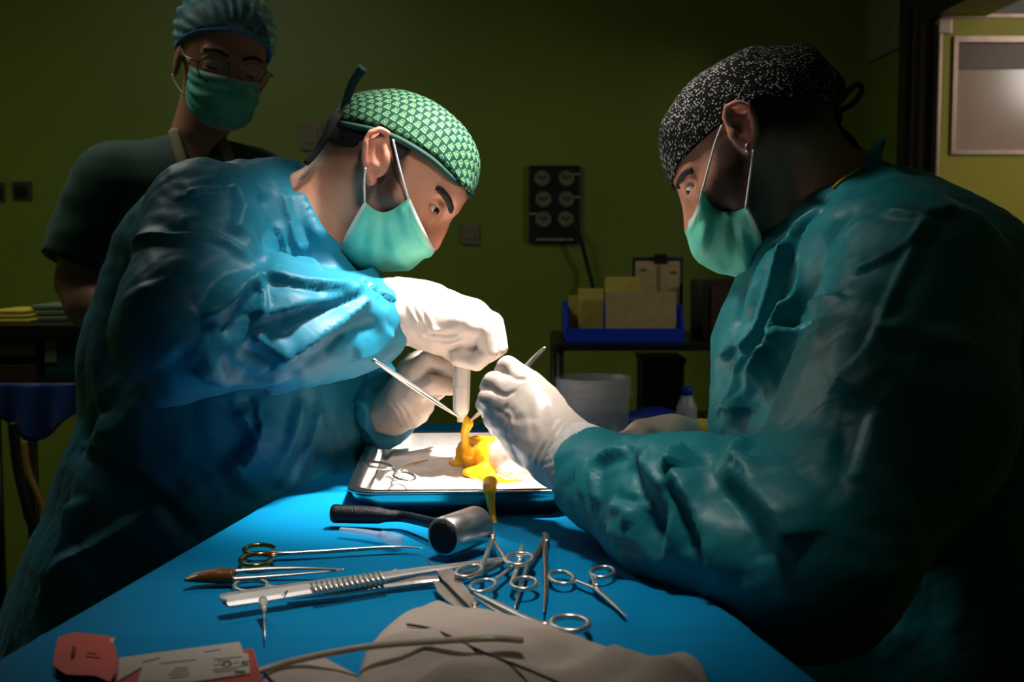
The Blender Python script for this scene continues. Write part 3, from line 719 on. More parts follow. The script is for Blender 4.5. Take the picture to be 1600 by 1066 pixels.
# eye, brow
for s in (1, -1):
    ev_, ef = sdf_mesh(lambda p: ell(p, L_(672, 323.5, 0.0318*s), (0.0114,)*3), L_(676, 326, 0.0345*s)-0.016, L_(676, 326, 0.0345*s)+0.016, 0.0025)
    ey = mk('eye', ev_, ef, EYE, Lp)
    ev_, ef = sdf_mesh(lambda p: ell(p, L_(679, 328, 0.0352*s), (0.0062, 0.0062, 0.0062)), L_(679, 328, 0.0352*s)-0.01, L_(679, 328, 0.0352*s)+0.01, 0.0016)
    mk('iris', ev_, ef, IRIS, ey)
    bp = [hit(skin_L, a, b, 1.2) for a, b in ((681, 293), (689, 298), (698, 309), (704, 322), (704, 332))]
    if s == -1: bp = [np.array([x[0], 2*YL-x[1], x[2]]) for x in bp]
    tv, tf = tube(spline(bp, 16), np.array([0.0018, 0.0030, 0.0036, 0.0040, 0.0042, 0.0044, 0.0046, 0.0046, 0.0046, 0.0045, 0.0043, 0.0042, 0.004, 0.0036, 0.003, 0.002]), 8, ((0, 1, 0), 0.6))
    mk('eyebrow', tv+0.0009*np.stack([noise(tv*700)]*3, 1), tf, HAIRM, Lp)
# mask
def mirror(ps, Y0): return [np.array([x[0], 2*Y0-x[1], x[2]]) for x in ps]
E1 = [hit(skinbase_L, a, b, 1.2)-np.array([0, 0.0035, 0]) for a, b in ((640, 308), (627, 319), (606, 331), (588, 329), (570, 315))]
M = [L_(680, 388), L_(668, 404), L_(640, 418), L_(604, 426), L_(562, 418), L_(528, 402)]
fm = face_mask(E1, M, mirror(E1, YL), Lp, seed=1)
for pts in ([(614, 218, 0.088), (620, 245, 0.083), (628, 275, 0.077), (638, 310, 0.070)], [(571, 262, 0.088), (569, 285, 0.080), (570, 318, 0.064)]):
    tv, tf = tube(spline([L_(*q) for q in pts], 14), 0.0013, 6); mk('ear_loop', tv, tf, LOOP, fm)

# gown
sh = P(322, 350, 1.46); el = P(292, 512, 1.36); wr = P(604, 492, 1.49)
def gown_L(p):
    d = chain(p, [P(425, 388, 1.60), P(360, 500, 1.60), P(335, 680, 1.58), P(270, 900, 1.55), P(250, 1040, 1.55)], [0.098, 0.145, 0.160, 0.168, 0.178])
    d = smin(d, rc(p, P(250, 1040, 1.55), P(240, 1250, 1.55), 0.19, 0.20), 0.05)
    d = smin(d, rc(p, P(345, 368, 1.50), P(470, 360, 1.70), 0.080, 0.070), 0.05)     # across the shoulders
    d = smin(d, rc(p, P(290, 400, 1.56), P(265, 560, 1.58), 0.085, 0.10), 0.05)      # back of the gown
    d = smin(d, rc(p, P(478, 330, 1.53), P(520, 392, 1.53), 0.026, 0.02), 0.04)      # collar front
    d = smin(d, chain(p, [P(490, 450, 1.66), P(492, 600, 1.67), P(466, 760, 1.66), P(390, 960, 1.62)], [0.07, 0.08, 0.085, 0.12]), 0.07)   # front of the gown
    d = smin(d, rc(p, P(425, 350, 1.54), P(505, 432, 1.54), 0.070, 0.070), 0.04)
    arm = rc(p, sh, el, 0.072, 0.074)
    arm = smin(arm, rc(p, el, P(430, 505, 1.40), 0.076, 0.066), 0.03)
    fore = rc(p, P(430, 505, 1.40), wr, 0.064, 0.046)
    fore = smin(fore, rc(p, P(470, 555, 1.41), P(590, 548, 1.49), 0.024, 0.012), 0.03)
    fore = smax(fore, hs(p, P(622, 490, 1.49), P(625, 480, 1.49)-P(540, 492, 1.45)), 0.006)
    arm = smin(arm, fore, 0.03)
    d = smin(d, arm, 0.022)
    cut = np.maximum(chain(p, [P(588, 225, 1.53), P(510, 325, 1.52), P(470, 370, 1.53)], [0.085, 0.085, 0.085]), -hs(p, P(488, 342, 1.50), (0.80, -0.15, 0.60)))
    d = smax(d, -cut, 0.006)
    return smax(d, 0.30-p[:, 2], 0.02)
foldsL = [
    (7, 26, 'c', [(205, 392), (262, 374), (340, 378), (400, 410)]), (-9, 20, 'c', [(208, 376), (267, 362), (345, 366), (413, 412)]),
    (6, 20, 'c', [(359, 290), (369, 330), (357, 370)]), (-4, 12, 'c', [(295, 300), (330, 293), (362, 288)]), (5, 16, 'c', [(292, 310), (355, 300)]),
    (-12, 26, 'c', [(403, 300), (416, 360), (416, 420)]), (7, 26, 's', [(378, 315), (403, 375), (408, 405)]), (6, 24, 'c', [(432, 300), (450, 360), (470, 400)]),
    (-10, 24, 'c', [(312, 488), (335, 440), (372, 420), (413, 424)]), (8, 22, 'c', [(316, 496), (352, 482), (384, 450), (414, 432)]), (-8, 18, 'c', [(345, 520), (380, 492), (412, 450)]),
    (7, 18, 'c', [(408, 430), (470, 446), (545, 456)]), (-6, 15, 'c', [(413, 448), (506, 462)]), (7, 20, 'c', [(392, 500), (480, 478), (575, 454)]),
    (-9, 20, 'c', [(430, 526), (500, 490), (570, 460)]), (10, 18, 'c', [(434, 566), (500, 520), (584, 468)]), (-8, 22, 'c', [(470, 570), (530, 530), (600, 500)]),
    (6, 14, 'c', [(394, 526), (420, 545), (444, 560)]), (-6, 14, 'c', [(380, 540), (410, 560), (430, 572)]), (6, 14, 'c', [(402, 500), (412, 470), (406, 440)]),
    (-6, 16, 'c', [(340, 560), (400, 585), (470, 580)]), (6, 18, 'c', [(300, 575), (360, 600), (450, 590)]), (6, 18, 's', [(540, 432), (570, 470), (612, 500)]),
    (7, 18, 'c', [(545, 560), (590, 545), (618, 520)]), (5, 14, 'c', [(560, 436), (590, 450), (622, 470)]), (-5, 12, 'c', [(548, 440), (585, 462), (610, 480)]),
    (9, 30, 's', [(230, 440), (240, 500), (280, 560)]), (-7, 26, 's', [(270, 430), (290, 480), (330, 520)]),
    (9, 26, 'c', [(368, 640), (392, 690), (345, 735)]), (-8, 22, 'c', [(384, 618), (410, 660), (380, 720)]), (10, 26, 'c', [(420, 610), (400, 680), (350, 760)]),
    (7, 24, 'c', [(470, 620), (450, 690), (420, 760)]), (-7, 20, 'c', [(492, 615), (480, 680), (450, 750)]), (6, 16, 'c', [(500, 630), (485, 690), (440, 770)]),
    (10, 34, 's', [(250, 620), (200, 640), (150, 660)]), (-9, 28, 'c', [(230, 590), (170, 640), (120, 690)]), (9, 30, 'c', [(130, 700), (200, 720), (260, 770)]), (-8, 26, 'c', [(120, 690), (170, 712), (215, 742)]),
    (12, 40, 'c', [(260, 790), (190, 830), (90, 900)]), (-12, 40, 's', [(290, 800), (230, 860), (150, 930)]), (10, 30, 'c', [(110, 780), (100, 850), (70, 920)]),
    (8, 22, 'c', [(450, 300), (490, 370), (528, 398)]), (5, 14, 'c', [(425, 350), (440, 395), (500, 420)]),
]
finish('gown', gown_L, (-0.72, 1.10, 0.24), (-0.02, 1.98, 1.46), 0.0037, GOWN, Lp, foldsL, 0.9, [(6.5, 6.0, 3.0), (2.0, 15.0, 8.0), (0.7, 40.0, 5.0)])
# far sleeve
w2 = P(618, 640, 1.60)
def sleeve_L(p):
    d = chain(p, [P(505, 430, 1.78), P(540, 600, 1.72), P(604, 646, 1.615)], [0.075, 0.058, 0.044])
    return smax(d, hs(p, P(606, 642, 1.61), P(660, 625, 1.56)-P(560, 650, 1.68)), 0.005)
finish('sleeve', sleeve_L, (-0.40, 1.50, 0.95), (-0.07, 1.92, 1.40), 0.0046, GOWN, Lp,
       [(6, 14, 'c', [(548, 600), (565, 640), (590, 680)]), (-6, 12, 'c', [(560, 600), (580, 650), (600, 675)]), (6, 12, 'c', [(575, 600), (600, 660), (640, 680)]), (5, 12, 'c', [(545, 640), (580, 670), (620, 690)])],
       1.2, [(6, 16.0, 1.0)])

def hand(name, prims, fingers, lo, hi, parent, folds=None, h=0.0024, k=0.010, crumple=None):
    def fn(p):
        d = None
        for kind, *a in prims:
            e = rc(p, *a) if kind == 'r' else ell(p, *a); d = e if d is None else smin(d, e, k*1.6)
        fd = None
        for pts, rs in fingers:
            e = chain(p, pts, rs); fd = e if fd is None else smin(fd, e, 0.0028)
        return smin(d, fd, k*0.6)
    return finish(name, fn, lo, hi, h, GLOVE, parent, folds, 0.9, crumple)
# near hand: a fist, back of the hand up, fingers closed on the tube
YG = 1.50
def q3(a, b, dy): return P(a, b, YG+dy)
prims = [('r', P(560, 492, 1.475), P(622, 486, 1.49), 0.036, 0.035), ('r', P(622, 486, 1.49), P(665, 490, 1.50), 0.035, 0.036),
         ('r', q3(662, 482, 0.018), q3(735, 498, 0.022), 0.027, 0.025), ('r', q3(662, 492, -0.014), q3(728, 508, -0.018), 0.027, 0.023), ('r', q3(680, 515, 0), q3(722, 535, 0), 0.026, 0.024)]
fing = []
for i, (dy, a) in enumerate([(-0.033, 0), (-0.011, 1), (0.012, 2), (0.034, 3)]):
    up = [6, 0, -6, -4][i]; ext = [-12, 0, 4, 0][i]
    fing.append(([q3(722, 496+up, dy), q3(768+ext, 510+up, dy), q3(776+ext, 545+up*0.6, dy*0.9), q3(744, 564+up*0.4, dy*0.8), q3(716, 560, dy*0.7)],
                 [0.0125, 0.0118, 0.0108, 0.0102, 0.0095]))
fing.append(([q3(676, 520, 0.03), q3(706, 548, 0.035), q3(738, 560, 0.022), q3(752, 562, 0.008)], [0.015, 0.0125, 0.011, 0.0098]))
wr_folds = [(2.2, 5, 'c', [(640+a, 470+b), (655+a, 500+b), (668+a, 528+b)]) for a, b in ((-6, 0), (6, 0), (18, 3))] + \
           [(2.0, 5, 'c', [(664, 512), (690, 516), (712, 512)]), (-2.0, 4, 'c', [(668, 520), (695, 525), (715, 522)]), (2.2, 5, 'c', [(672, 532), (700, 538), (724, 530)]), (-2.4, 4, 'c', [(680, 543), (705, 548), (730, 540)]),
            (-2.5, 5, 'c', [(726, 470), (748, 488), (752, 520)]), (-2.2, 4, 'c', [(764, 488), (774, 500)]), (1.6, 4, 'c', [(650, 500), (670, 510)]), (1.6, 4, 'c', [(645, 515), (665, 522)])]
hand('glove', prims, fing, (-0.21, 1.38, 1.09), (0.04, 1.61, 1.29), Lp, wr_folds, 0.0022, 0.012, [(0.9, (55, 55, 55), 2.0)])
# far hand, blown out under the lamp
def q4(a, b, dy): return P(a, b, 1.58+dy)
prims = [('r', P(596, 650, 1.63), P(634, 632, 1.59), 0.033, 0.030), ('r', q4(640, 622, 0.01), q4(658, 582, 0.014), 0.027, 0.027), ('r', q4(640, 622, -0.012), q4(652, 585, -0.014), 0.026, 0.025)]
fing = []
for i, dy in enumerate((-0.030, -0.010, 0.011, 0.031)):
    e = [0, 4, 4, 0][i]
    fing.append(([q4(650, 582-e, dy), q4(668, 562-e, dy), q4(694, 572-e, dy*0.9), q4(698, 600, dy*0.8), q4(682, 614, dy*0.7)], [0.012, 0.0115, 0.011, 0.010, 0.0095]))
fing.append(([q4(650, 612, -0.03), q4(676, 600, -0.042), q4(702, 606, -0.036)], [0.014, 0.012, 0.0098]))
hand('glove', prims, fing, (-0.20, 1.46, 1.02), (-0.04, 1.74, 1.20), Lp, [(2.0, 5, 'c', [(596+a, 622), (612+a, 645), (622+a, 668)]) for a in (8, 18, 28)], 0.0024, 0.012, [(1.0, (50, 50, 50), 4.0)])
legs(Lp, -0.44, 1.55, 0.62); shoes(Lp, -0.44, 1.55, 1, 0)

# ================================================================ surgeon on the right
YR = 1.42
Rp = thing('person', (0.45, 1.38, 0.0), 'surgeon in dark teal gown with black speckled cap and small earring', 'person')
fR, uR = head_axes(35, -1)
R_ = lambda a, b, w=0.0: P(a, b, YR-w)
axR = np.stack([fR, np.array([0, 1.0, 0]), uR])
def rotYm(deg):      # first axis points left and down by deg
    a = math.radians(deg); return np.array([[-math.cos(a), 0, -math.sin(a)], [0, 1, 0], [-math.sin(a), 0, math.cos(a)]])
cranR_c = R_(1172, 188); cranR_ax = rotYm(20); cranR_r = (0.0915, 0.074, 0.0660)
def cran_R(p): return ell(p, cranR_c, cranR_r, cranR_ax)
def skinbase_R(p):
    d = cran_R(p)
    d = smin(d, ell(p, R_(1127, 274), (0.045, 0.056, 0.072), rotYm(35)), 0.028)
    d = smin(d, rc(p, R_(1082, 258, 0.026), R_(1082, 258, -0.026), 0.0155, 0.0155), 0.016)
    for s in (1, -1):
        d = smin(d, chain(p, [R_(1160, 238, 0.048*s), R_(1170, 318, 0.043*s), R_(1140, 390, 0.012*s)], [0.019, 0.018, 0.019]), 0.025)
        d = smin(d, rc(p, R_(1102, 300, 0.040*s), R_(1132, 268, 0.052*s), 0.014, 0.012), 0.02)
        d = smin(d, rc(p, R_(1067, 288, 0.010*s), R_(1079, 268, 0.040*s), 0.0075, 0.0070), 0.010)
    d = smin(d, ell(p, R_(1124, 358), (0.028, 0.028, 0.034)), 0.03)
    d = smin(d, chain(p, [R_(1074, 306), R_(1078, 326), R_(1084, 352)], [0.0075, 0.0075, 0.0105]), 0.010)
    for s in (1, -1):
        d = smax(d, -ell(p, R_(1070, 292, 0.040*s), (0.010, 0.017, 0.011)), 0.012)
        d = smin(d, rc(p, R_(1074, 288, 0.028*s), R_(1084, 283, 0.041*s), 0.0082, 0.0065), 0.007)
        d = smin(d, rc(p, R_(1080, 302, 0.028*s), R_(1090, 296, 0.040*s), 0.0065, 0.0055), 0.009)
        d = smax(d, -ell(p, R_(1077, 294, 0.046*s), (0.0092, 0.010, 0.0044), rotYm(58)), 0.002)
    d = smin(d, chain(p, [R_(1215, 215), R_(1262, 275), R_(1330, 350)], [0.054, 0.058, 0.08]), 0.03)
    d = smin(d, rc(p, R_(1192, 232, 0.045), R_(1230, 355, 0.03), 0.014, 0.012), 0.02)
    d = smin(d, rc(p, R_(1185, 330), R_(1225, 370), 0.03, 0.04), 0.03)
    d = smin(d, ell(p, R_(1390, 450), (0.085, 0.12, 0.10)), 0.04)
    return d
earR = [R_(1140, 196, 0.074), R_(1133, 184, 0.080), R_(1136, 168, 0.085), R_(1152, 160, 0.089), R_(1168, 166, 0.090), R_(1178, 184, 0.089), R_(1180, 206, 0.085), R_(1174, 222, 0.080), R_(1169, 232, 0.076)]
def skin_R(p):
    d = skinbase_R(p)
    e = ell(p, R_(1158, 196, 0.077), (0.0155, 0.0075, 0.0255), rotYm(8))
    e = smin(e, chain(p, earR, [0.0034, 0.0036, 0.0036, 0.0036, 0.0036, 0.0038, 0.0042, 0.0052, 0.0062]), 0.004)
    e = smax(e, -ell(p, R_(1153, 198, 0.090), (0.0085, 0.010, 0.0130), rotYm(10)), 0.003)
    e = smax(e, -ell(p, R_(1154, 172, 0.089), (0.010, 0.0055, 0.0045), rotYm(10)), 0.003)
    e = smin(e, rc(p, R_(1168, 180, 0.085), R_(1169, 208, 0.083), 0.0028, 0.0032), 0.004)
    e = smin(e, rc(p, R_(1144, 206, 0.079), R_(1146, 212, 0.079), 0.0042, 0.0042), 0.004)
    d = smin(d, e, 0.004)
    return smin(d, ell(p, R_(1158, 196, -0.077), (0.0155, 0.0075, 0.0255), rotYm(8)), 0.004)
v, f = sdf_mesh(skin_R, cranR_c-np.array([0.12, 0.17, 0.34]), cranR_c+np.array([0.32, 0.17, 0.10]), 0.0030)
body = mk('body', v, f, SKIN, Rp)
color_attr(body, tint(v, [
    (B_COL, 0.95, 0.028, [R_(1142, 235, 0.066), R_(1140, 275, 0.066), R_(1130, 312, 0.06), R_(1112, 325, 0.05)]),
    (B_COL, 0.75, 0.024, [R_(1158, 280, 0.064), R_(1165, 320, 0.055), R_(1150, 380, 0.03)]),
    (B_COL, 0.35, 0.026, [R_(1185, 290, 0.05), R_(1195, 350, 0.04)]),
    (B_COL, 0.95, 0.034, [R_(1200, 175, 0.07), R_(1245, 175, 0.055), R_(1285, 175, 0.02)]),
    (B_COL, 0.5, 0.026, [R_(1225, 200, 0.06), R_(1275, 205, 0.03)]),
    (R_COL, 0.55, 0.020, [R_(1152, 165, 0.09), R_(1172, 225, 0.085)]),
    (R_COL, 0.3, 0.02, [R_(1085, 315, 0.05), R_(1080, 340, 0.01)])], S_COL*0.92))
def hair_R(p):
    q = (p-R_(1156, 204))@np.stack([fR, uR]).T; fx, ux = q[:, 0], q[:, 1]
    d = np.minimum(skinbase_R(p), cran_R(p))-0.0022-0.0008*noise(p*220)
    d = smax(d, ux-np.interp(fx, [-0.13, -0.09, -0.05, -0.02], [0.0, 0.01, 0.03, 0.04]), 0.002)
    low = np.interp(fx, [-0.13, -0.09, -0.06, -0.028, -0.018], [-0.050, -0.034, -0.016, 0.004, 0.05])
    return smax(d, low-ux, 0.006)
finish('hair', hair_R, cranR_c-np.array([0.05, 0.09, 0.09]), cranR_c+np.array([0.14, 0.09, 0.08]), 0.0034, HAIRM, Rp)
def cap_R(p):
    q = (p-R_(1156, 204))@np.stack([fR, uR]).T; fx, ux = q[:, 0], q[:, 1]
    d = np.minimum(cran_R(p), skinbase_R(p))
    d = smin(d, ell(p, R_(1222, 150), (0.054, 0.064, 0.043), rotYm(16)), 0.03)-0.0055
    d = d-0.0022*np.sin(ux*120+fx*18+3*noise(p*14))*np.clip(0.4-fx*8, 0, 1)-0.003*noise(p*22)
    g = np.interp(fx, [-0.115, -0.095, -0.057, -0.027, 0.016, 0.050, 0.081, 0.098], [-0.040, -0.034, -0.004, 0.016, 0.020, 0.016, 0.010, -0.007])
    return smax(d, (g-ux)*0.85, 0.003)
v, f = sdf_mesh(cap_R, cranR_c-np.array([0.13, 0.1, 0.11]), cranR_c+np.array([0.13, 0.1, 0.11]), 0.0030)
cap = mk('surgical_cap', v, f, CAP_K, Rp)
q = (v-cranR_c)@axR.T
set_uv(cap, np.stack([q[:, 0]/0.0105, np.arctan2(q[:, 2]+0.02, np.abs(q[:, 1])+1e-4)*0.085/0.0105], 1))
for pts, r in (([(1298, 172), (1312, 160), (1330, 138), (1343, 132), (1346, 142), (1335, 160), (1315, 172), (1302, 176)], 0.0030),
               ([(1300, 176), (1312, 200), (1330, 218), (1342, 240), (1338, 258)], 0.0035), ([(1298, 178), (1306, 210), (1318, 240), (1336, 262)], 0.004), ([(1296, 170), (1303, 176), (1306, 186), (1300, 190)], 0.007)):
    tv, tf = tube(spline([R_(a, b, 0.03) for a, b in pts], 26), r, 8, ((0, 1, 0), 0.6)); mk('cap_tie', tv, tf, TIE_B, cap)
for s in (1, -1):
    c0 = R_(1085, 293, 0.0305*s); ev_, ef = sdf_mesh(lambda p: ell(p, c0, (0.0110,)*3), c0-0.016, c0+0.016, 0.0025); ey = mk('eye', ev_, ef, EYE, Rp)
    c1 = R_(1080, 299, 0.0330*s); ev_, ef = sdf_mesh(lambda p: ell(p, c1, (0.0060,)*3), c1-0.01, c1+0.01, 0.0016); mk('iris', ev_, ef, IRIS, ey)
    bp = [hit(skin_R, a, b, 1.1) for a, b in ((1082, 266), (1072, 270), (1064, 280), (1059, 292))]
    bp = [x for x in bp if x is not None]
    if s == -1: bp = mirror(bp, YR)
    tv, tf = tube(spline(bp, 12), 0.0034, 8, ((0, 1, 0), 0.6)); mk('eyebrow', tv, tf, HAIRM, Rp)
E1 = [hit(skinbase_R, a, b, 1.1)-np.array([0, 0.0035, 0]) for a, b in ((1096, 294), (1112, 322), (1138, 332), (1168, 323))]
M = [R_(1075, 345), R_(1075, 376), R_(1094, 408), R_(1138, 433), R_(1168, 425), R_(1186, 392)]
fm = face_mask(E1, M, mirror(E1, YR), Rp, seed=2.4)
for pts in ([(1128, 196, 0.084), (1118, 222, 0.080), (1108, 258, 0.074), (1098, 296, 0.068)], [(1177, 234, 0.084), (1173, 268, 0.076), (1165, 325, 0.065)]):
    tv, tf = tube(spline([R_(*q) for q in pts], 14), 0.0013, 6); mk('ear_loop', tv, tf, LOOP, fm)
a = np.linspace(0, 2*math.pi, 20, endpoint=False); ce = R_(1169, 231, 0.079)
tv, tf = tube(np.stack([ce[0]+0.003*np.cos(a), ce[1]-0.002+0.0025*np.cos(a), ce[2]+0.0045*np.sin(a)], 1), 0.0011, 6, close=True); mk('earring', tv, tf, STEEL, Rp)

elR = P(1262, 872, 1.03)
def gown_R(p):
    d = chain(p, [P(1380, 438, 1.42), P(1385, 540, 1.44), P(1385, 720, 1.44), P(1420, 950, 1.42), P(1430, 1090, 1.42)], [0.116, 0.175, 0.188, 0.19, 0.20])
    d = smin(d, rc(p, P(1430, 1090, 1.42), P(1430, 1330, 1.42), 0.20, 0.21), 0.05)
    d = smin(d, rc(p, P(1390, 392, 1.30), P(1360, 372, 1.56), 0.074, 0.074), 0.04)
    d = smin(d, rc(p, P(1480, 440, 1.40), P(1560, 620, 1.42), 0.085, 0.12), 0.05)
    d = smin(d, chain(p, [R_(1225, 395), R_(1290, 340, 0.055), R_(1355, 290, 0.03)], [0.028, 0.028, 0.026]), 0.03)
    d = smin(d, chain(p, [P(1215, 420, 1.40), P(1168, 540, 1.42), P(1158, 660, 1.42)], [0.03, 0.035, 0.03]), 0.06)
    arm = rc(p, P(1445, 455, 1.24), P(1400, 660, 1.14), 0.090, 0.090)
    arm = smin(arm, rc(p, P(1400, 660, 1.14), elR, 0.092, 0.078), 0.06)
    fore = rc(p, elR, P(1070, 806, 1.10), 0.074, 0.066)
    fore = smin(fore, rc(p, P(1070, 806, 1.10), P(925, 742, 1.20), 0.066, 0.044), 0.03)
    fore = smax(fore, hs(p, P(902, 740, 1.21), P(900, 732, 1.22)-P(1010, 782, 1.14)), 0.008)
    arm = smin(arm, fore, 0.04)
    d = smin(d, arm, 0.03)
    cut = chain(p, [R_(1200, 205), R_(1262, 268), R_(1315, 305)], [0.075, 0.066, 0.05])
    d = smax(d, -cut, 0.006)
    d = smax(d, -chain(p, [R_(1150, 330), R_(1188, 360)], [0.03, 0.028]), 0.006)
    return smax(d, 0.30-p[:, 2], 0.02)
foldsR = [
    (9, 18, 'c', [(1318, 313), (1276, 366), (1263, 429), (1228, 487), (1197, 550), (1171, 592)]), (-8, 16, 'c', [(1335, 330), (1295, 375), (1280, 435), (1245, 495), (1210, 555)]),
    (8, 18, 'c', [(1291, 319), (1244, 361), (1218, 418), (1192, 502), (1155, 565), (1125, 680)]), (-8, 15, 'c', [(1303, 325), (1258, 370), (1236, 425), (1208, 500), (1170, 575)]),
    (9, 26, 'c', [(1250, 380), (1190, 420), (1165, 500)]), (-7, 20, 'c', [(1205, 400), (1170, 460), (1150, 520)]),
    (9, 20, 'c', [(1307, 463), (1228, 518), (1171, 590)]), (-7, 16, 'c', [(1290, 490), (1235, 535), (1185, 610)]), (7, 16, 'c', [(1240, 470), (1215, 500), (1220, 540)]),
    (6, 24, 'c', [(1454, 335), (1415, 420), (1375, 508)]), (-5, 20, 'c', [(1470, 345), (1430, 430), (1390, 515)]), (5, 18, 'c', [(1330, 430), (1400, 400), (1460, 350)]),
    (5, 18, 'c', [(1380, 330), (1440, 340), (1500, 330)]), (5, 18, 'c', [(1375, 510), (1350, 560), (1300, 610)]), (5, 18, 'c', [(1380, 510), (1460, 540), (1530, 548)]),
    (6, 24, 's', [(1310, 620), (1370, 590), (1450, 600)]), (6, 22, 'c', [(1370, 640), (1350, 700), (1330, 760)]), (-5, 18, 'c', [(1340, 570), (1320, 650), (1318, 720)]),
    (9, 20, 'c', [(1128, 560), (1165, 535), (1176, 560)]), (7, 18, 'c', [(1124, 620), (1150, 640), (1135, 690)]), (8, 20, 'c', [(1145, 700), (1150, 730), (1170, 690)]),
    # forearm
    (8, 14, 'c', [(938, 790), (936, 760), (944, 728), (985, 706)]), (-8, 12, 'c', [(926, 800), (922, 760), (930, 720)]), (6, 9, 'c', [(912, 780), (908, 750), (918, 712)]), (-5, 8, 'c', [(902, 780), (898, 745)]),
    (10, 20, 'c', [(1008, 690), (1006, 728), (1042, 780), (1050, 832), (1042, 886)]), (-9, 18, 'c', [(990, 720), (992, 750), (1020, 790), (1032, 840)]),
    (10, 16, 'c', [(1074, 704), (1048, 724), (1050, 745)]), (9, 18, 'c', [(1050, 745), (1090, 808), (1114, 864), (1106, 892)]), (-10, 18, 'c', [(1046, 760), (1072, 810), (1090, 860)]),
    (8, 12, 'c', [(952, 790), (976, 794), (984, 822)]), (-6, 10, 'c', [(960, 780), (990, 785)]), (6, 12, 'c', [(1000, 760), (1020, 775), (1010, 800)]),
    (9, 26, 'c', [(1130, 732), (1202, 800), (1228, 858)]), (-8, 24, 'c', [(1120, 760), (1170, 820), (1190, 880)]), (-6, 12, 'c', [(985, 712), (1000, 700), (1010, 735)]), (6, 12, 'c', [(962, 700), (985, 690), (998, 712)]),
    (6, 14, 'c', [(950, 830), (990, 850), (1040, 890)]), (-5, 12, 'c', [(960, 845), (1005, 860)]),
]
finish('gown', gown_R, (0.04, 0.88, 0.24), (0.82, 1.70, 1.45), 0.0037, GOWN2, Rp, foldsR, 0.75, [(6.5, 6.0, 13.0), (2.0, 15.0, 18.0), (0.7, 40.0, 15.0)])
# neck tie of the gown sticking up, yellow lining at the nape
tv, tf = tube(spline([R_(1358, 264, 0.06), R_(1366, 246, 0.06), R_(1374, 228, 0.058), R_(1379, 216, 0.055)], 12), np.linspace(0.0085, 0.0042, 12), 8, ((0, 1, 0), 0.25)); mk('gown_tie', tv, tf, GOWN2, Rp)
tv, tf = tube(spline([hit(gown_R, a, b, 1.0)+np.array([0, -0.002, 0.001]) for a, b in ((1300, 296), (1314, 284), (1330, 272), (1346, 262))], 14), [0.0006, 0.0014, 0.0018]+[0.0022]*8+[0.0018, 0.0014, 0.0006], 8); mk('collar_lining', tv, tf, YELLOW, Rp)
# knitted cuff
def cuff_R(p):
    d = rc(p, P(920, 728, 1.205), P(886, 712, 1.23), 0.038, 0.0365)
    return smax(smax(d, hs(p, P(888, 714, 1.228), P(886, 712, 1.23)-P(920, 730, 1.20)), 0.003), -hs(p, P(940, 735, 1.19), P(886, 712, 1.23)-P(920, 730, 1.20)), 0.003)
def ribs(v, n):
    ax = P(886, 712, 1.23)-P(920, 730, 1.20); ax /= np.linalg.norm(ax); B1 = np.cross(ax, [0, 0, 1.0]); B1 /= np.linalg.norm(B1); B2 = np.cross(ax, B1)
    q = v-P(900, 718, 1.22); th = np.arctan2(q@B1, q@B2); return v+n*(0.0007*np.sin(th*60))[:, None]
finish('cuff', cuff_R, P(905, 720, 1.22)-0.075, P(905, 720, 1.22)+0.075, 0.0026, CUFF, Rp, extra=ribs)
# near hand: back of the hand to the camera, fingers curled round the tweezers
def q5(a, b, dy): return P(a, b, 1.28+dy)
prims = [('r', P(912, 726, 1.21), P(878, 706, 1.235), 0.033, 0.033), ('r', P(878, 706, 1.235), P(846, 672, 1.26), 0.033, 0.034),
         ('r', q5(846, 670, -0.004), q5(818, 612, 0.0), 0.031, 0.023), ('r', q5(836, 682, -0.004), q5(800, 650, 0.0), 0.030, 0.023), ('r', q5(826, 640, 0.0), q5(806, 630, 0.0), 0.028, 0.024)]
fing = [([q5(822, 602, 0.0), q5(794, 574, 0.004), q5(788, 582, 0.030), q5(792, 600, 0.046), q5(782, 612, 0.05)], [0.0135, 0.0118, 0.011, 0.0105, 0.0095]),
        ([q5(806, 620, -0.006), q5(772, 598, -0.004), q5(766, 606, 0.024), q5(772, 622, 0.042), q5(776, 634, 0.044)], [0.0135, 0.0118, 0.011, 0.0105, 0.0095]),
        ([q5(800, 642, -0.008), q5(765, 622, -0.008), q5(760, 632, 0.018), q5(768, 646, 0.036), q5(776, 654, 0.038)], [0.013, 0.0115, 0.0108, 0.0102, 0.0095]),
        ([q5(802, 664, -0.006), q5(776, 648, -0.006), q5(770, 656, 0.014), q5(776, 668, 0.03), q5(786, 672, 0.032)], [0.0125, 0.0105, 0.0098, 0.0092, 0.0088]),
        ([q5(850, 640, 0.03), q5(828, 606, 0.045), q5(806, 588, 0.055), q5(792, 592, 0.058)], [0.015, 0.013, 0.0115, 0.010])]
ff = [(1.8, 4.5, 'c', [(890+a, 664+b), (868+a, 700+b), (850+a, 738+b)]) for a, b in ((-8, -6), (0, 0), (8, 4), (16, 8), (-17, -12))]
ff += [(-2.2, 4, 'c', [(788, 580), (806, 592), (822, 592)]), (-2.0, 4, 'c', [(770, 610), (790, 618), (806, 610)]), (-2.0, 4, 'c', [(772, 640), (784, 645), (792, 632)]), (1.6, 4, 'c', [(778, 645), (790, 660), (788, 680)]), (1.6, 4, 'c', [(784, 640), (798, 650), (800, 670)])]
hand('glove', prims, fing, (-0.06, 1.14, 0.99), (0.10, 1.38, 1.22), Rp, ff, 0.0022, 0.012, [(0.7, (50, 50, 50), 6.0)])
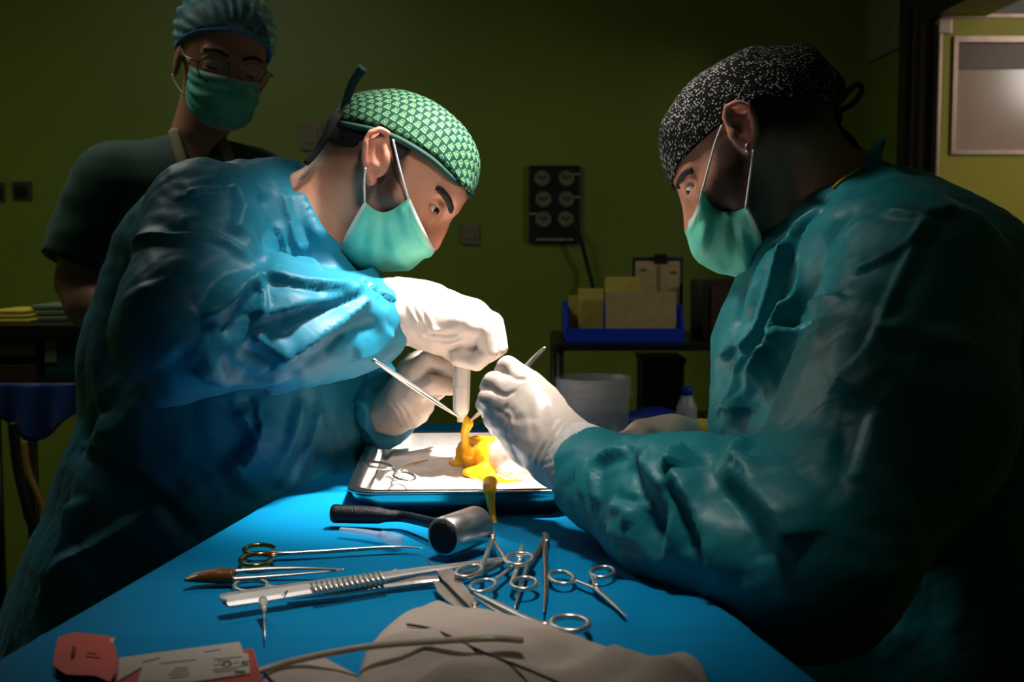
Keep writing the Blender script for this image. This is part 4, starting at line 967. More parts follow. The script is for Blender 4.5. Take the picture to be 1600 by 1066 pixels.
# far hand and yellow wrist band behind the sleeve
def q6(a, b, dy): return P(a, b, 1.46+dy)
prims = [('r', q6(1100, 694, 0.02), q6(1050, 688, 0.01), 0.026, 0.026), ('r', q6(1050, 688, 0.01), q6(1005, 684, 0.012), 0.026, 0.022), ('r', q6(1045, 692, -0.015), q6(1005, 690, -0.015), 0.022, 0.02)]
fing = [([q6(1006, 684, d), q6(972, 690, d), q6(962, 706, d), q6(980, 714, d)], [0.0115, 0.011, 0.010, 0.0095]) for d in (-0.03, -0.01, 0.012, 0.032)]
fing.append(([q6(1030, 700, -0.03), q6(1000, 708, -0.04), q6(975, 712, -0.035)], [0.014, 0.012, 0.0098]))
hand('glove', prims, fing, (0.07, 1.36, 0.98), (0.27, 1.56, 1.14), Rp, None, 0.0026, 0.012)
tv, tf = tube(spline([q6(1062, 694, 0.012), q6(1100, 697, 0.02), q6(1160, 700, 0.03), q6(1230, 690, 0.04)], 16), [0.024]+[0.029]*3+[0.032]*12, 20); mk('under_sleeve', tv, tf, YELLOW, Rp)
legs(Rp, 0.45, 1.42, 0.62); shoes(Rp, 0.45, 1.42, -1, 0)

# ================================================================ assistant standing behind
Ap = thing('person', (-0.62, 2.25, 0.0), 'assistant in dark green scrubs, bouffant cap and glasses standing behind', 'person')
YA = 2.22
A_ = lambda a, b, w=0.0: P(a, b, YA-w)
yaw = math.radians(24); pit = math.radians(16); rol = math.radians(9)
Fw = np.array([math.sin(yaw)*math.cos(pit), -math.cos(yaw)*math.cos(pit), -math.sin(pit)])
Rt = np.array([math.cos(yaw), math.sin(yaw), 0.0]); Up = np.cross(Rt, Fw)*-1; Up = Up if Up[2] > 0 else -Up
Rt2 = Rt*math.cos(rol)-Up*math.sin(rol); Up2 = Up*math.cos(rol)+Rt*math.sin(rol); Rt, Up = Rt2, Up2
HC = A_(347, 106, -0.02)
def G(x, y, z): return HC+Rt*x+Fw*y+Up*z       # x: image right, y: out of the face, z: up
AXA = np.stack([Rt, Fw, Up])
def skin_A(p):
    d = ell(p, G(0, -0.015, 0.035), (0.072, 0.088, 0.080), AXA)
    d = smin(d, ell(p, G(0, 0.025, -0.025), (0.052, 0.054, 0.074), AXA), 0.03)
    d = smin(d, ell(p, G(0, 0.048, -0.075), (0.024, 0.026, 0.022), AXA), 0.03)
    d = smin(d, chain(p, [G(0, 0.078, 0.012), G(0, 0.088, -0.018)], [0.008, 0.010]), 0.012)
    for s in (-1, 1):
        d = smin(d, rc(p, G(0.012*s, 0.076, 0.026), G(0.045*s, 0.062, 0.028), 0.008, 0.007), 0.012)
        d = smax(d, -ell(p, G(0.030*s, 0.086, 0.010), (0.016, 0.012, 0.009), AXA), 0.010)
        d = smin(d, ell(p, G(0.031*s, 0.066, 0.012), (0.0145, 0.0140, 0.0085), AXA), 0.003)
        d = smin(d, ell(p, G(0.031*s, 0.064, 0.001), (0.014, 0.0130, 0.006), AXA), 0.003)
        d = smin(d, ell(p, G(0.074*s, -0.01, -0.005), (0.006, 0.016, 0.028), AXA), 0.005)
    d = smin(d, chain(p, [G(0, -0.03, -0.04), A_(308, 215, -0.03), A_(300, 260, -0.04)], [0.05, 0.046, 0.06]), 0.03)
    d = smin(d, chain(p, [A_(155, 330, 0.0), A_(125, 440, 0.02), A_(140, 475, 0.05)], [0.05, 0.043, 0.038]), 0.03)
    d = smin(d, ell(p, A_(290, 430, -0.02), (0.15, 0.10, 0.2)), 0.04)
    return smin(d, rc(p, A_(140, 475, 0.05), A_(230, 500, 0.12), 0.038, 0.03), 0.02)
v, f = sdf_mesh(skin_A, (-0.86, 1.95, 0.96), (-0.35, 2.42, 1.76), 0.0055)
body = mk('body', v, f, SKIN, Ap)
color_attr(body, tint(v, [(R_COL, 0.3, 0.03, [G(0.03, 0.07, -0.02), G(-0.03, 0.07, -0.02)])], S_COL*0.85))
for s in (-1, 1):
    c0 = G(0.031*s, 0.0655, 0.008); ev_, ef = sdf_mesh(lambda p: smax(ell(p, c0, (0.0120,)*3), -9+p[:, 0]*0, 0.001), c0-0.018, c0+0.018, 0.003); ey = mk('eye', ev_, ef, IRIS, Ap)
    tv, tf = tube(spline([G(0.012*s, 0.083, 0.030), G(0.03*s, 0.078, 0.036), G(0.050*s, 0.064, 0.031)], 8), 0.003, 6); mk('eyebrow', tv, tf, HAIRM, Ap)
def hair_A(p):
    d = ell(p, G(0, -0.018, 0.035), (0.078, 0.090, 0.083), AXA)
    q = (p-HC)@AXA.T
    return smax(d, np.minimum(0.03-q[:, 2]+np.clip(q[:, 1], -0.05, 0.1)*0.75, 9), 0.005)
finish('hair', hair_A, HC-0.15, HC+0.15, 0.006, HAIRM, Ap)
BOUF = N('bouffant_mesh'); _x = BOUF; _x.b.inputs['Base Color'].default_value = srgb(120, 190, 205); _x.b.inputs['Roughness'].default_value = 0.8
_nz = _x.noise(_x.coord(), 60, 3); _x.ln(_x.ramp(_nz.outputs['Fac'], [(0.3, (0.30,)*3+(1,)), (0.7, (0.62,)*3+(1,))]).outputs[0], _x.b.inputs['Alpha'])
def bouf(p):
    q = (p-HC)@AXA.T
    d = ell(p, G(0, -0.025, 0.056), (0.086, 0.098, 0.084), AXA)
    th = np.arctan2(q[:, 0], q[:, 2]-0.04); rr = np.sqrt(q[:, 0]**2+(q[:, 2]-0.04)**2)
    d = d-0.0028*np.sin(th*26+noise(p*30)*3)*np.clip(rr*14, 0, 1)-0.004*noise(p*24)
    return smax(d, 0.030-q[:, 2]+np.clip(q[:, 1], -0.09, 0.1)*0.62, 0.006)
cap = finish('bouffant_cap', bouf, HC-0.16, HC+0.17, 0.0042, BOUF.m, Ap)
AX = [G(0.078*math.cos(t), 0.075*math.sin(t)-0.012, 0.030+0.62*(0.075*math.sin(t)-0.012)+0.002) for t in np.linspace(-0.3, math.pi+0.3, 30)]
tv, tf = tube(AX, 0.0035, 8); mk('cap_elastic', tv, tf, mat('elastic_blue', srgb(40, 120, 190), 0.7), cap)
E1 = [G(-0.060, 0.028, -0.004), G(-0.059, 0.026, -0.03), G(-0.057, 0.022, -0.050)]
E2 = [G(0.060, 0.028, -0.004), G(0.059, 0.026, -0.03), G(0.057, 0.022, -0.050)]
M = [G(0, 0.094, -0.002), G(0, 0.110, -0.026), G(0, 0.100, -0.062), G(0, 0.076, -0.094)]
fm = face_mask(E1, M, E2, Ap, seed=0.7)
for s in (-1, 1):
    for z0, z1 in ((0.0, 0.03), (-0.055, -0.03)):
        tv, tf = tube(spline([G(0.060*s, 0.028, z0), G(0.072*s, 0.0, (z0+z1)/2), G(0.078*s, -0.015, z1)], 8), 0.0014, 6); mk('ear_loop', tv, tf, LOOP, fm)
WIRE = mat('glasses_gold_wire', srgb(150, 110, 70), 0.3, 0.9)
LENS = N('glasses_lens'); LENS.b.inputs['Base Color'].default_value = (1, 1, 1, 1); LENS.b.inputs['Alpha'].default_value = 0.10; LENS.b.inputs['Roughness'].default_value = 0.05
gl = thing('glasses', G(0, 0.095, 0.008), 'thin gold wire glasses with round lenses worn by the assistant', 'glasses')
for s in (-1, 1):
    t = np.linspace(0, 2*math.pi, 36, endpoint=False)
    ring = np.array([G(0.033*s+0.026*math.cos(a_), 0.097-0.006*(0.033+s*0.026*math.cos(a_))/0.033, 0.006+0.023*math.sin(a_)) for a_ in t])
    tv, tf = tube(ring, 0.0014, 6, close=True); rim = mk('rim', tv, tf, WIRE, gl)
    lv = np.concatenate([ring, [ring.mean(0)]]); mk('lens', lv, [(i, (i+1) % 36, 36) for i in range(36)], LENS.m, gl)
    tv, tf = tube([G(0.060*s, 0.088, 0.012), G(0.074*s, 0.06, 0.012), G(0.078*s, -0.01, 0.010)], 0.0013, 6); mk('temple', tv, tf, WIRE, gl)
tv, tf = tube(spline([G(-0.008, 0.099, 0.010), G(0, 0.103, 0.014), G(0.008, 0.099, 0.010)], 6), 0.0013, 6); mk('bridge', tv, tf, WIRE, gl)
def scrub(p):
    d = chain(p, [A_(295, 310, -0.04), A_(290, 440, -0.03), A_(280, 720, -0.03)], [0.10, 0.145, 0.15])
    d = smin(d, rc(p, A_(190, 290, -0.04), A_(395, 285, -0.06), 0.068, 0.062), 0.07)
    d = smin(d, rc(p, A_(172, 300, -0.02), A_(122, 408, 0.02), 0.075, 0.066), 0.04)
    d = smin(d, rc(p, A_(415, 310, -0.08), A_(440, 420, -0.02), 0.06, 0.06), 0.04)
    d = smax(d, -chain(p, [A_(312, 190, 0.03), A_(316, 228, 0.06), A_(322, 250, 0.09)], [0.052, 0.05, 0.03]), 0.005)
    arm_cut = hs(p, A_(105, 412, 0.02), A_(112, 440, 0.02)-A_(165, 300, -0.02))
    d = np.where(p[:, 0] < A_(185, 400)[0], smax(d, arm_cut, 0.005), d)
    return smax(d, 0.72-p[:, 2], 0.01)
finish('scrub_top', scrub, (-0.90, 1.95, 0.66), (-0.28, 2.50, 1.56), 0.009, SCRUB, Ap, None, 1.5, [(6, (9, 9, 5), 40.0)])
STRAP = mat('lanyard_strap', srgb(150, 140, 110), 0.8)
for pts in ([(272, 206), (279, 232), (289, 262), (302, 300)], [(349, 222), (356, 240), (361, 262), (362, 296)]):
    pt = []
    for a, b in pts:
        h1 = hit(lambda p: np.minimum(scrub(p), skin_A(p)), a, b, 1.6); pt.append((h1 if h1 is not None else A_(a, b, 0.05))-np.array([0, 0.004, 0]))
    tv, tf = tube(spline(pt, 14), 0.0100, 8, ((0, 1, 0), 0.15)); mk('lanyard', tv, tf, STRAP, Ap)
legs(Ap, -0.60, 2.25, 0.80); shoes(Ap, -0.60, 2.25, 0, -1)
# ------------------------------------------------------------------ operating table under its drape
DRAPE = fabric('drape_blue', srgb(0, 116, 162), var=0.08, crink=0.10, rough=0.7, spec=0.06, sheen=0.0)
def lerp(a, b, t): return a+(b-a)*t
def edges(y):       # left and right table edge at depth y
    return lerp(-0.352, -0.205, (y-0.84)/0.88), lerp(0.192, 0.150, (y-0.83)/0.2) if y < 1.03 else 0.150+0.0*(y-1.03)
nv, prof = 150, 26
ys = np.linspace(0.58, 1.98, nv); V = []; 
for y in ys:
    l, r = edges(y); row = []
    for k in range(prof): t = k/(prof-1); row.append((l-0.012-0.035*t*(1+0.7*math.sin(y*23))*1.0, ZT-0.012-0.42*(1-t) if False else ZT-0.012-0.42*t))
    left = row[::-1]
    arcL = [(l-0.012*math.cos(a), ZT-0.012+0.012*math.sin(a)) for a in np.linspace(0.2, math.pi/2, 5)]
    mid = [(lerp(l, r, t), ZT) for t in np.linspace(0.01, 0.99, 90)]
    arcR = [(r+0.012*math.cos(a), ZT-0.012+0.012*math.sin(a)) for a in np.linspace(math.pi/2, 0.2, 5)]
    right = [(r+0.012+0.03*(k/(prof-1))*(1+0.8*math.sin(y*19+1)), ZT-0.012-0.42*k/(prof-1)) for k in range(prof)]
    V.append([(x, y, z) for x, z in left+arcL+mid+arcR+right])
V = np.array(V); nc = V.shape[1]; v = V.reshape(-1, 3)
top = v[:, 2] > ZT-1e-4
# fold crease across the near end, and slack folds of the sheet
cr = T(780, 993, ZT)[1]; d = v[:, 1]-cr-0.006*np.sin(v[:, 0]*6)
v[:, 2] += np.where(top, 0.0030*np.exp(-(d/0.006)**2)-0.0012*np.exp(-((d+0.02)/0.014)**2), 0)
for pts, amp, wd in (([(905, 790), (960, 830), (990, 905), (960, 990)], 0.0022, 0.02), ([(470, 700), (520, 770), (430, 800)], 0.003, 0.03), ([(780, 835), (870, 818), (930, 815)], 0.0025, 0.014), ([(985, 870), (985, 930), (940, 985)], 0.002, 0.014), ([(640, 985), (520, 965), (430, 970)], 0.0015, 0.015), ([(1170, 968), (1120, 990), (1100, 1060)], 0.004, 0.03)):
    dd, _ = poly_dist(v, [T(a, b, ZT) for a, b in pts]); v[:, 2] += np.where(top, amp*np.exp(-(dd/wd)**2), 0)
v[:, 2] += np.where(top, 0.0008*noise(v*np.array([14, 14, 1])+5), 0)
# keep everything the tools lie on below their own level
v[:, 2] = np.minimum(v[:, 2], ZT+0.004)
f = np.array([(i*nc+j, i*nc+j+1, (i+1)*nc+j+1, (i+1)*nc+j) for i in range(nv-1) for j in range(nc-1)])
tb = thing('operating_table', (-0.08, 1.28, 0), 'narrow operating table covered with a blue drape', 'table')
dro = mk('drape', v, f, DRAPE, tb)
TBM = mat('table_steel', srgb(120, 120, 116), 0.35, 0.8)
bm = bmesh.new(); pl = [(edges(0.62)[0]+0.012, 0.60), (edges(0.62)[1]-0.012, 0.60), (0.136, 1.03), (0.136, 1.96), (-0.155, 1.96)]
v_, f_ = prism(pl, ZT-0.06, ZT-0.006); mk('table_top', v_, f_, TBM, tb, False)
v_, f_ = lathe([(0, 0.0), (0.22, 0.0), (0.22, 0.04), (0.06, 0.08), (0.05, 0.1), (0.05, ZT-0.06), (0, ZT-0.06)], -0.08, 1.28, 28); mk('pedestal', v_, f_, TBM, tb)

# ------------------------------------------------------------------ tray with gauze, tissue and fluid
TRAY = mat('tray_steel', srgb(196, 190, 184), 0.22, 1.0, var=0.08, scale=18, bump=0.05, bscale=60)
ang = math.radians(2.6); Mt = Matrix.Translation((-0.171, 1.295, ZT)) @ Matrix.Rotation(ang, 4, 'Z'); WTX, DTX = 0.242, 0.41
def rrect(x0, y0, x1, y1, r, n=8):
    o = []
    for cx_, cy_, a0 in ((x1-r, y0+r, -90), (x1-r, y1-r, 0), (x0+r, y1-r, 90), (x0+r, y0+r, 180)):
        for k in range(n+1): a_ = math.radians(a0+90*k/n); o.append((cx_+r*math.cos(a_), cy_+r*math.sin(a_)))
    return o
loops = [(0.016, 0.001, 0.03), (0.004, 0.022, 0.03), (0.004, 0.026, 0.028), (0.0, 0.0262, 0.03), (0.0, 0.0285, 0.03), (0.001, 0.0292, 0.03), (0.011, 0.0292, 0.026), (0.0135, 0.0275, 0.024), (0.020, 0.006, 0.022), (0.026, 0.004, 0.02), (0.05, 0.004, 0.015)]
v = []; 
for ins, z, r in loops: v += [tuple(Mt @ Vector((x, y, z))) for x, y in rrect(ins, ins, WTX-ins, DTX-ins, r)]
n = len(rrect(0, 0, 1, 1, 0.1)); f = [(i*n+k, i*n+(k+1) % n, (i+1)*n+(k+1) % n, (i+1)*n+k) for i in range(len(loops)-1) for k in range(n)]
f.append(tuple((len(loops)-1)*n+k for k in range(n))); f.append(tuple(range(n))[::-1])
ty = mk('tray', v, f, TRAY, None); tag(ty, 'stainless steel tray lined with white gauze at the middle of the table', 'tray')
GAUZE = fabric('gauze_white', srgb(238, 228, 222), var=0.04, crink=0.35, rough=0.9, spec=0.1)
def ti(x, y, z): return np.array((Mt @ Vector((x, y, z)))[:])
nx, ny = 90, 130; v = []
for i in range(ny):
    for j in range(nx):
        x = lerp(0.020, WTX-0.019, j/(nx-1)); y = lerp(0.0195, DTX-0.020, i/(ny-1)); v.append((x, y, 0.0))
v = np.array(v); e = np.minimum.reduce([v[:, 0]-0.0195, WTX-0.0185-v[:, 0], v[:, 1]-0.019, DTX-0.0195-v[:, 1]])
z = 0.0075+0.004*ridged(v*np.array([20, 16, 1])+2)+0.002*ridged(v*np.array([50, 44, 1])+7)+0.004*noise(v*11+3)
z += 0.009*np.exp(-((v[:, 0]-0.045)/0.02)**2-((v[:, 1]-0.17)/0.09)**2)+0.014*np.exp(-((v[:, 0]-0.10)/0.05)**2-((v[:, 1]-0.30)/0.05)**2)
z += 0.010*np.exp(-((v[:, 0]-0.20)/0.03)**2-((v[:, 1]-0.08)/0.05)**2)
z -= 0.006*np.exp(-((v[:, 0]-0.07)/0.03)**2-((v[:, 1]-0.06)/0.03)**2)
z = np.maximum(z*np.clip(e/0.012, 0.35, 1), 0.0052)
# the edge creeps up the tray's sloping side
z += np.clip(1-e/0.006, 0, 1)*0.006
v[:, 2] = z; vw = np.array([ti(*q) for q in v])
f = np.array([(i*nx+j, i*nx+j+1, (i+1)*nx+j+1, (i+1)*nx+j) for i in range(ny-1) for j in range(nx-1)])
gz = mk('gauze', vw, f, GAUZE, None); tag(gz, 'crumpled white gauze sheet lining the steel tray', 'gauze')
TISS = mat('tissue_pink', srgb(214, 150, 136), 0.25, var=0.15, scale=60, bump=0.2, bscale=120, sss=0.2, coat=0.4)
YF = N('fluid_yellow'); _c = YF.ramp(YF.noise(YF.coord(), 55, 4).outputs['Fac'], [(0.3, srgb(244, 160, 10)), (0.7, srgb(255, 206, 36))]); YF.ln(_c.outputs[0], YF.b.inputs['Base Color']); YF.b.inputs['Roughness'].default_value = 0.28; YF.b.inputs['Subsurface Weight'].default_value = 0.15; YF.b.inputs['Subsurface Radius'].default_value = (0.01, 0.007, 0.002); YF.b.inputs['Subsurface Scale'].default_value = 0.4
YT = 1.515
def tp(a, b, dy=0.0): return P(a, b, YT+dy)
zg = ZT+0.012
def gp(a, b, dz=0.0): return T(a, b, zg+dz)
def tissue(p):
    d = ell(p, tp(772, 713), (0.022, 0.024, 0.020)); d = smin(d, ell(p, tp(748, 706, 0.03), (0.026, 0.024, 0.017)), 0.015)
    d = smin(d, ell(p, gp(798, 738), (0.020, 0.018, 0.009)), 0.01); d = smin(d, ell(p, gp(830, 748), (0.026, 0.022, 0.008)), 0.012)
    d = d-0.0016*noise(p*90)-0.0012*noise(p*180); return smax(d, zg-0.003-p[:, 2], 0.003)
v, f = sdf_mesh(tissue, (-0.10, 1.28, 1.0), (0.08, 1.62, 1.09), 0.0024); tag(mk('tissue', v, f, TISS, None), 'pink rounded piece of tissue in the tray under the yellow fluid', 'tissue')
def fluid(p):
    d = chain(p, [tp(728, 656), tp(731, 662), tp(726, 676), tp(727, 694), tp(732, 712)], [0.0045, 0.0068, 0.0048, 0.0044, 0.008])
    s = tissue(p)-0.0024-0.001*noise(p*60)
    reg = ell(p, tp(738, 700, 0.02), (0.034, 0.055, 0.05))-0.006*noise(p*50)
    pool = ell(p, gp(732, 722, 0.002), (0.026, 0.034, 0.008)); pool = smin(pool, ell(p, gp(748, 738, 0.001), (0.020, 0.024, 0.0065)), 0.012)
    pool = smin(pool, chain(p, [gp(752, 742), gp(766, 752), gp(766, 756, 0.004)], [0.010, 0.010, 0.008]), 0.010)
    pool = smin(pool, chain(p, [gp(764, 753), gp(800, 752), gp(815, 751)], [0.0045, 0.0035, 0.002]), 0.008)-0.0025*noise(p*45)
    d = smin(d, smax(s, reg, 0.004), 0.008); d = smin(d, pool, 0.008)
    yr = 1.297
    run = chain(p, [P(766, 756, 1.335), P(765, 764, yr+0.006), P(765, 771, yr-0.003), P(767, 790, yr-0.004), P(770, 806, yr-0.006)], [0.0085, 0.0072, 0.0058, 0.0044, 0.0032])
    drip = chain(p, [P(770, 806, yr-0.006), P(774, 822, yr-0.014), P(777, 828, yr-0.018)], [0.0032, 0.0024, 0.0048])
    return smin(d, np.minimum(run, drip), 0.006)
v, f = sdf_mesh(fluid, (-0.10, 1.25, 1.0), (0.05, 1.60, 1.16), 0.0022); tag(mk('yellow_fluid', v, f, YF.m, None), 'bright yellow fluid pouring onto the tissue and over the tray rim', 'fluid')
# translucent white tube in the fist
PLT = N('tube_plastic_translucent'); PLT.b.inputs['Base Color'].default_value = srgb(240, 236, 232); PLT.b.inputs['Roughness'].default_value = 0.3; PLT.b.inputs['Transmission Weight'].default_value = 0.35; PLT.b.inputs['Subsurface Weight'].default_value = 0.2
tp0, tp1 = P(722, 560, YT), P(721, 645, YT); zz = [tp0[2], tp1[2]]
prof_ = [(0.0, zz[0]), (0.0102, zz[0]), (0.0104, zz[0]-0.02), (0.0098, zz[1]+0.004), (0.0080, zz[1]-0.001), (0.005, zz[1]-0.006), (0.0042, zz[1]-0.011), (0.0, zz[1]-0.011)]
v, f = lathe(prof_, tp0[0], YT, 32)
v[:, 0] += (v[:, 2]-zz[0])*0.02
sy = thing('plastic_tube', (tp0[0], YT, zz[1]), 'white translucent plastic tube held upright in the surgeon\'s fist', 'tube'); mk('barrel', v, f, PLT.m, sy)
v, f = lathe([(0.0, zz[1]+0.028), (0.0085, zz[1]+0.028), (0.0085, zz[1]+0.024), (0.0, zz[1]+0.024)], tp0[0]+0.0, YT, 24); v[:, 0] += -0.001
v, f = lathe([(0.0101, zz[1]+0.032), (0.0106, zz[1]+0.031), (0.0106, zz[1]+0.029), (0.0101, zz[1]+0.028)], tp0[0]+(-0.02*0.06), YT, 32); mk('ring_mark', v, f, PLT.m, sy)

# ------------------------------------------------------------------ clear jar behind the tray
JARM = N('jar_plastic_clear'); JARM.b.inputs['Base Color'].default_value = srgb(214, 218, 232); JARM.b.inputs['Roughness'].default_value = 0.25; JARM.b.inputs['Alpha'].default_value = 0.20; JARM.b.inputs['Specular IOR Level'].default_value = 0.7
YJ = 1.78; xj = (927.5-800)/F*YJ; rj = PX(60, YJ); zj = P(800, 589, YJ)[2]; zb = ZT+0.002
jr = thing('plastic_jar', (xj, YJ, ZT), 'clear plastic jar with threaded rim standing behind the tray', 'jar')
v, f = lathe([(0, zb), (rj*0.90, zb), (rj*0.94, zb+0.004), (rj*0.96, zj-0.030), (rj*0.98, zj-0.026), (rj*0.965, zj-0.026), (rj*0.93, zj-0.03), (rj*0.91, zb+0.006), (0, zb+0.005)], xj, YJ, 56); mk('jar_body', v, f, JARM.m, jr)
v, f = lathe([(rj*0.97, zj-0.026), (rj*1.05, zj-0.024), (rj*1.06, zj-0.020), (rj*1.0, zj-0.017), (rj*1.0, zj-0.010), (rj*1.02, zj-0.008), (rj*1.02, zj-0.005), (rj*1.0, zj-0.003), (rj*1.0, zj), (rj*0.96, zj), (rj*0.95, zj-0.026)], xj, YJ, 56); mk('threaded_rim', v, f, JARM.m, jr)

# ------------------------------------------------------------------ instruments
GOLD = mat('gold_plating', srgb(190, 142, 62), 0.25, 1.0, var=0.12); RUB = mat('mallet_black_grip', srgb(30, 30, 34), 0.35, 0.6, var=0.3, scale=300, bump=0.5, bscale=700)
BROWN = mat('amber_plastic', srgb(104, 60, 10), 0.3, var=0.3, scale=50); CLEAR = N('sheath_clear'); CLEAR.b.inputs['Base Color'].default_value = srgb(190, 214, 240); CLEAR.b.inputs['Alpha'].default_value = 0.45; CLEAR.b.inputs['Roughness'].default_value = 0.2
DSTEEL = mat('steel_satin', srgb(176, 168, 160), 0.33, 1.0, var=0.1)
def tpts(pts, z): return [T(a, b, z) for a, b in pts]
def bar(name, pts, r, z, m, parent, flat=0.55, n=24, zs=None):
    q = spline(tpts(pts, z), n)
    if zs is not None: q[:, 2] += np.interp(np.linspace(0, 1, n), np.linspace(0, 1, len(zs)), zs)
    rr = r if np.isscalar(r) else np.interp(np.linspace(0, 1, n), np.linspace(0, 1, len(r)), r)
    tv, tf = tube(q, rr, 8, ((0, 0, 1), flat)); return mk(name, tv, tf, m, parent)
def ring(cx_, cy_, rx, ry, rot, z, m, parent, r=0.0021):
    o = []
    for k in range(40):
        a_ = 2*math.pi*k/40; x = rx*math.cos(a_); y = ry*math.sin(a_); c_, s_ = math.cos(math.radians(rot)), math.sin(math.radians(rot))
        o.append(T(cx_+x*c_-y*s_, cy_+x*s_+y*c_, z))
    tv, tf = tube(o, r, 8, close=True); return mk('finger_ring', tv, tf, m, parent)
def tool(name, px, py, label, cat): return thing(name, T(px, py, ZT), label, cat)
Z1, Z2, Z3 = ZT+0.0065, ZT+0.0105, ZT+0.0150
# mallet
t = tool('mallet', 690, 850, 'steel mallet with thick dark handle lying in front of the tray', 'mallet')
rh = 0.0182; hz = ZT+rh+0.0048
c0 = T(692, 840, hz); c1 = c0+np.array([0.030, 0.050, 0.0]); ax = (c1-c0)/np.linalg.norm(c1-c0)
tv, tf = tube([c0-ax*0.000, c0+ax*0.0025, c0+ax*0.03, c1-ax*0.0025, c1], [rh-0.003, rh, rh, rh, rh-0.003], 40); hd = mk('mallet_head', tv, tf, STEEL, t)
tv, tf = tube([c0-ax*0.0025, c0-ax*0.001, c0+ax*0.0003], [rh-0.006, rh-0.0035, rh-0.003], 40); mk('face_pad', tv, tf, RUB, hd)
hm = (c0+c1)/2; hb_ = [hm, P(640, 822, 1.24), P(600, 814, 1.25), P(560, 812, 1.255), P(519, 812, 1.26)]
for q in hb_[1:]: q[2] = ZT+0.0145
tv, tf = tube(spline(hb_, 30), np.interp(np.linspace(0, 1, 30), [0, 0.30, 0.48, 0.55, 0.75, 0.97, 1], [0.0055, 0.0055, 0.0065, 0.0085, 0.0092, 0.0095, 0.008]), 16); mk('handle', tv, tf, RUB, t)
# clear sheath
t = tool('blade_sheath', 600, 840, 'clear bluish plastic sheath beside the mallet handle', 'sheath')
bar('sleeve', [(532, 828), (565, 832), (600, 838)], [0.003, 0.0042, 0.005], ZT+0.0080, CLEAR.m, t, 0.8); bar('flange', [(598, 836), (612, 842), (626, 844)], [0.0055, 0.0075, 0.0065], ZT+0.0102, CLEAR.m, t, 0.8)
# gold-ringed scissors
t = tool('scissors', 400, 866, 'long slender scissors with two gold finger rings, nearest the gown', 'scissors')
ring(405, 859, 24, 7.5, -2, Z1, GOLD, t); ring(400, 875, 25, 9, -4, Z1, GOLD, t)
bar('shank', [(424, 862), (440, 864), (500, 861), (560, 857), (620, 854), (662, 857)], [0.0024, 0.0026, 0.0024, 0.0021, 0.0018, 0.0008], Z1+0.001, STEEL, t); bar('shank', [(424, 870), (442, 866), (500, 864), (560, 860), (625, 855.5), (655, 857)], [0.0024, 0.0026, 0.0022, 0.0020, 0.0016, 0.0008], Z1-0.001, STEEL, t)
bar('gold_collar', [(424, 866), (436, 865), (450, 864)], 0.0032, Z1, GOLD, t)
# amber-ended forceps
t = tool('forceps', 350, 900, 'slim forceps with tapered amber brown end lying on the left', 'forceps')
bar('amber_end', [(288, 907), (310, 902), (340, 900), (366, 900)], [0.001, 0.0062, 0.0085, 0.0080], ZT+0.0090, BROWN, t, 0.8)
bar('arm', [(362, 893), (420, 889), (480, 888), (540, 890)], [0.0045, 0.0040, 0.0024, 0.0008], ZT+0.0105, DSTEEL, t); bar('arm', [(362, 905), (420, 901), (480, 896), (540, 890.5)], [0.0042, 0.0034, 0.0020, 0.0008], ZT+0.0085, DSTEEL, t)
# scissors mostly hidden under the big forceps
t = tool('scissors', 400, 915, 'steel scissors half hidden beneath the large ribbed forceps', 'scissors')
ring(392, 916, 26, 9, -3, ZT+0.006, STEEL, t, 0.0020)
bar('blade', [(418, 916), (470, 917), (540, 908), (600, 898), (620, 889)], [0.0022, 0.0022, 0.0022, 0.002, 0.0008], ZT+0.0058, STEEL, t); bar('blade', [(414, 921), (470, 921), (540, 911), (598, 901), (617, 893)], [0.0022, 0.0022, 0.0020, 0.0018, 0.0008], ZT+0.0052, STEEL, t)
# large ribbed forceps
t = tool('ribbed_forceps', 500, 925, 'large steel thumb forceps with ribbed grip lying across the drape', 'forceps')
def plank(name, pts, widths, z0, z1, m, parent, tilt=1.0):
    n_ = 30; c_ = spline(tpts(pts, 1.0*z0), n_); wd = np.interp(np.linspace(0, 1, n_), np.linspace(0, 1, len(widths)), widths)
    tn = np.gradient(c_, axis=0); tn /= ln(tn)[:, None]; nr = np.stack([-tn[:, 1], tn[:, 0], np.zeros(n_)], 1)
    poly = [tuple((c_[i]+nr[i]*wd[i])[:2]) for i in range(n_)]+[tuple((c_[i]-nr[i]*wd[i])[:2]) for i in range(n_-1, -1, -1)]
    rows = []
    for s_, zz_ in ((1, z0), (1, z1), (0.5, z1+0.0005), (-0.5, z1+0.0005), (-1, z1), (-1, z0)): rows.append(np.column_stack([(c_+nr*(wd*s_)[:, None])[:, :2], zz_+wd*s_*0.45*tilt]))
    v_ = np.concatenate(rows); k_ = len(rows); f_ = [(r_*n_+i, r_*n_+i+1, ((r_+1) % k_)*n_+i+1, ((r_+1) % k_)*n_+i) for r_ in range(k_) for i in range(n_-1)]
    f_ += [tuple(r_*n_ for r_ in range(k_)), tuple(r_*n_+n_-1 for r_ in range(k_))[::-1]]
    o = mk(name, v_, f_, m, parent, False); return o
plank('arm', [(355, 942), (362, 940), (500, 919), (640, 897), (720, 886), (792, 874)], [0.0010, 0.0068, 0.0075, 0.0062, 0.0036, 0.0030, 0.0024, 0.0010], Z2+0.0015, Z2+0.0035, STEEL, t)
plank('arm', [(450, 932), (520, 925), (640, 910), (700, 905), (760, 892), (794, 876)], [0.004, 0.0052, 0.0052, 0.0034, 0.0024, 0.0010], Z2-0.0042, Z2-0.0022, DSTEEL, t)
box_c = [(490, 918.5)]
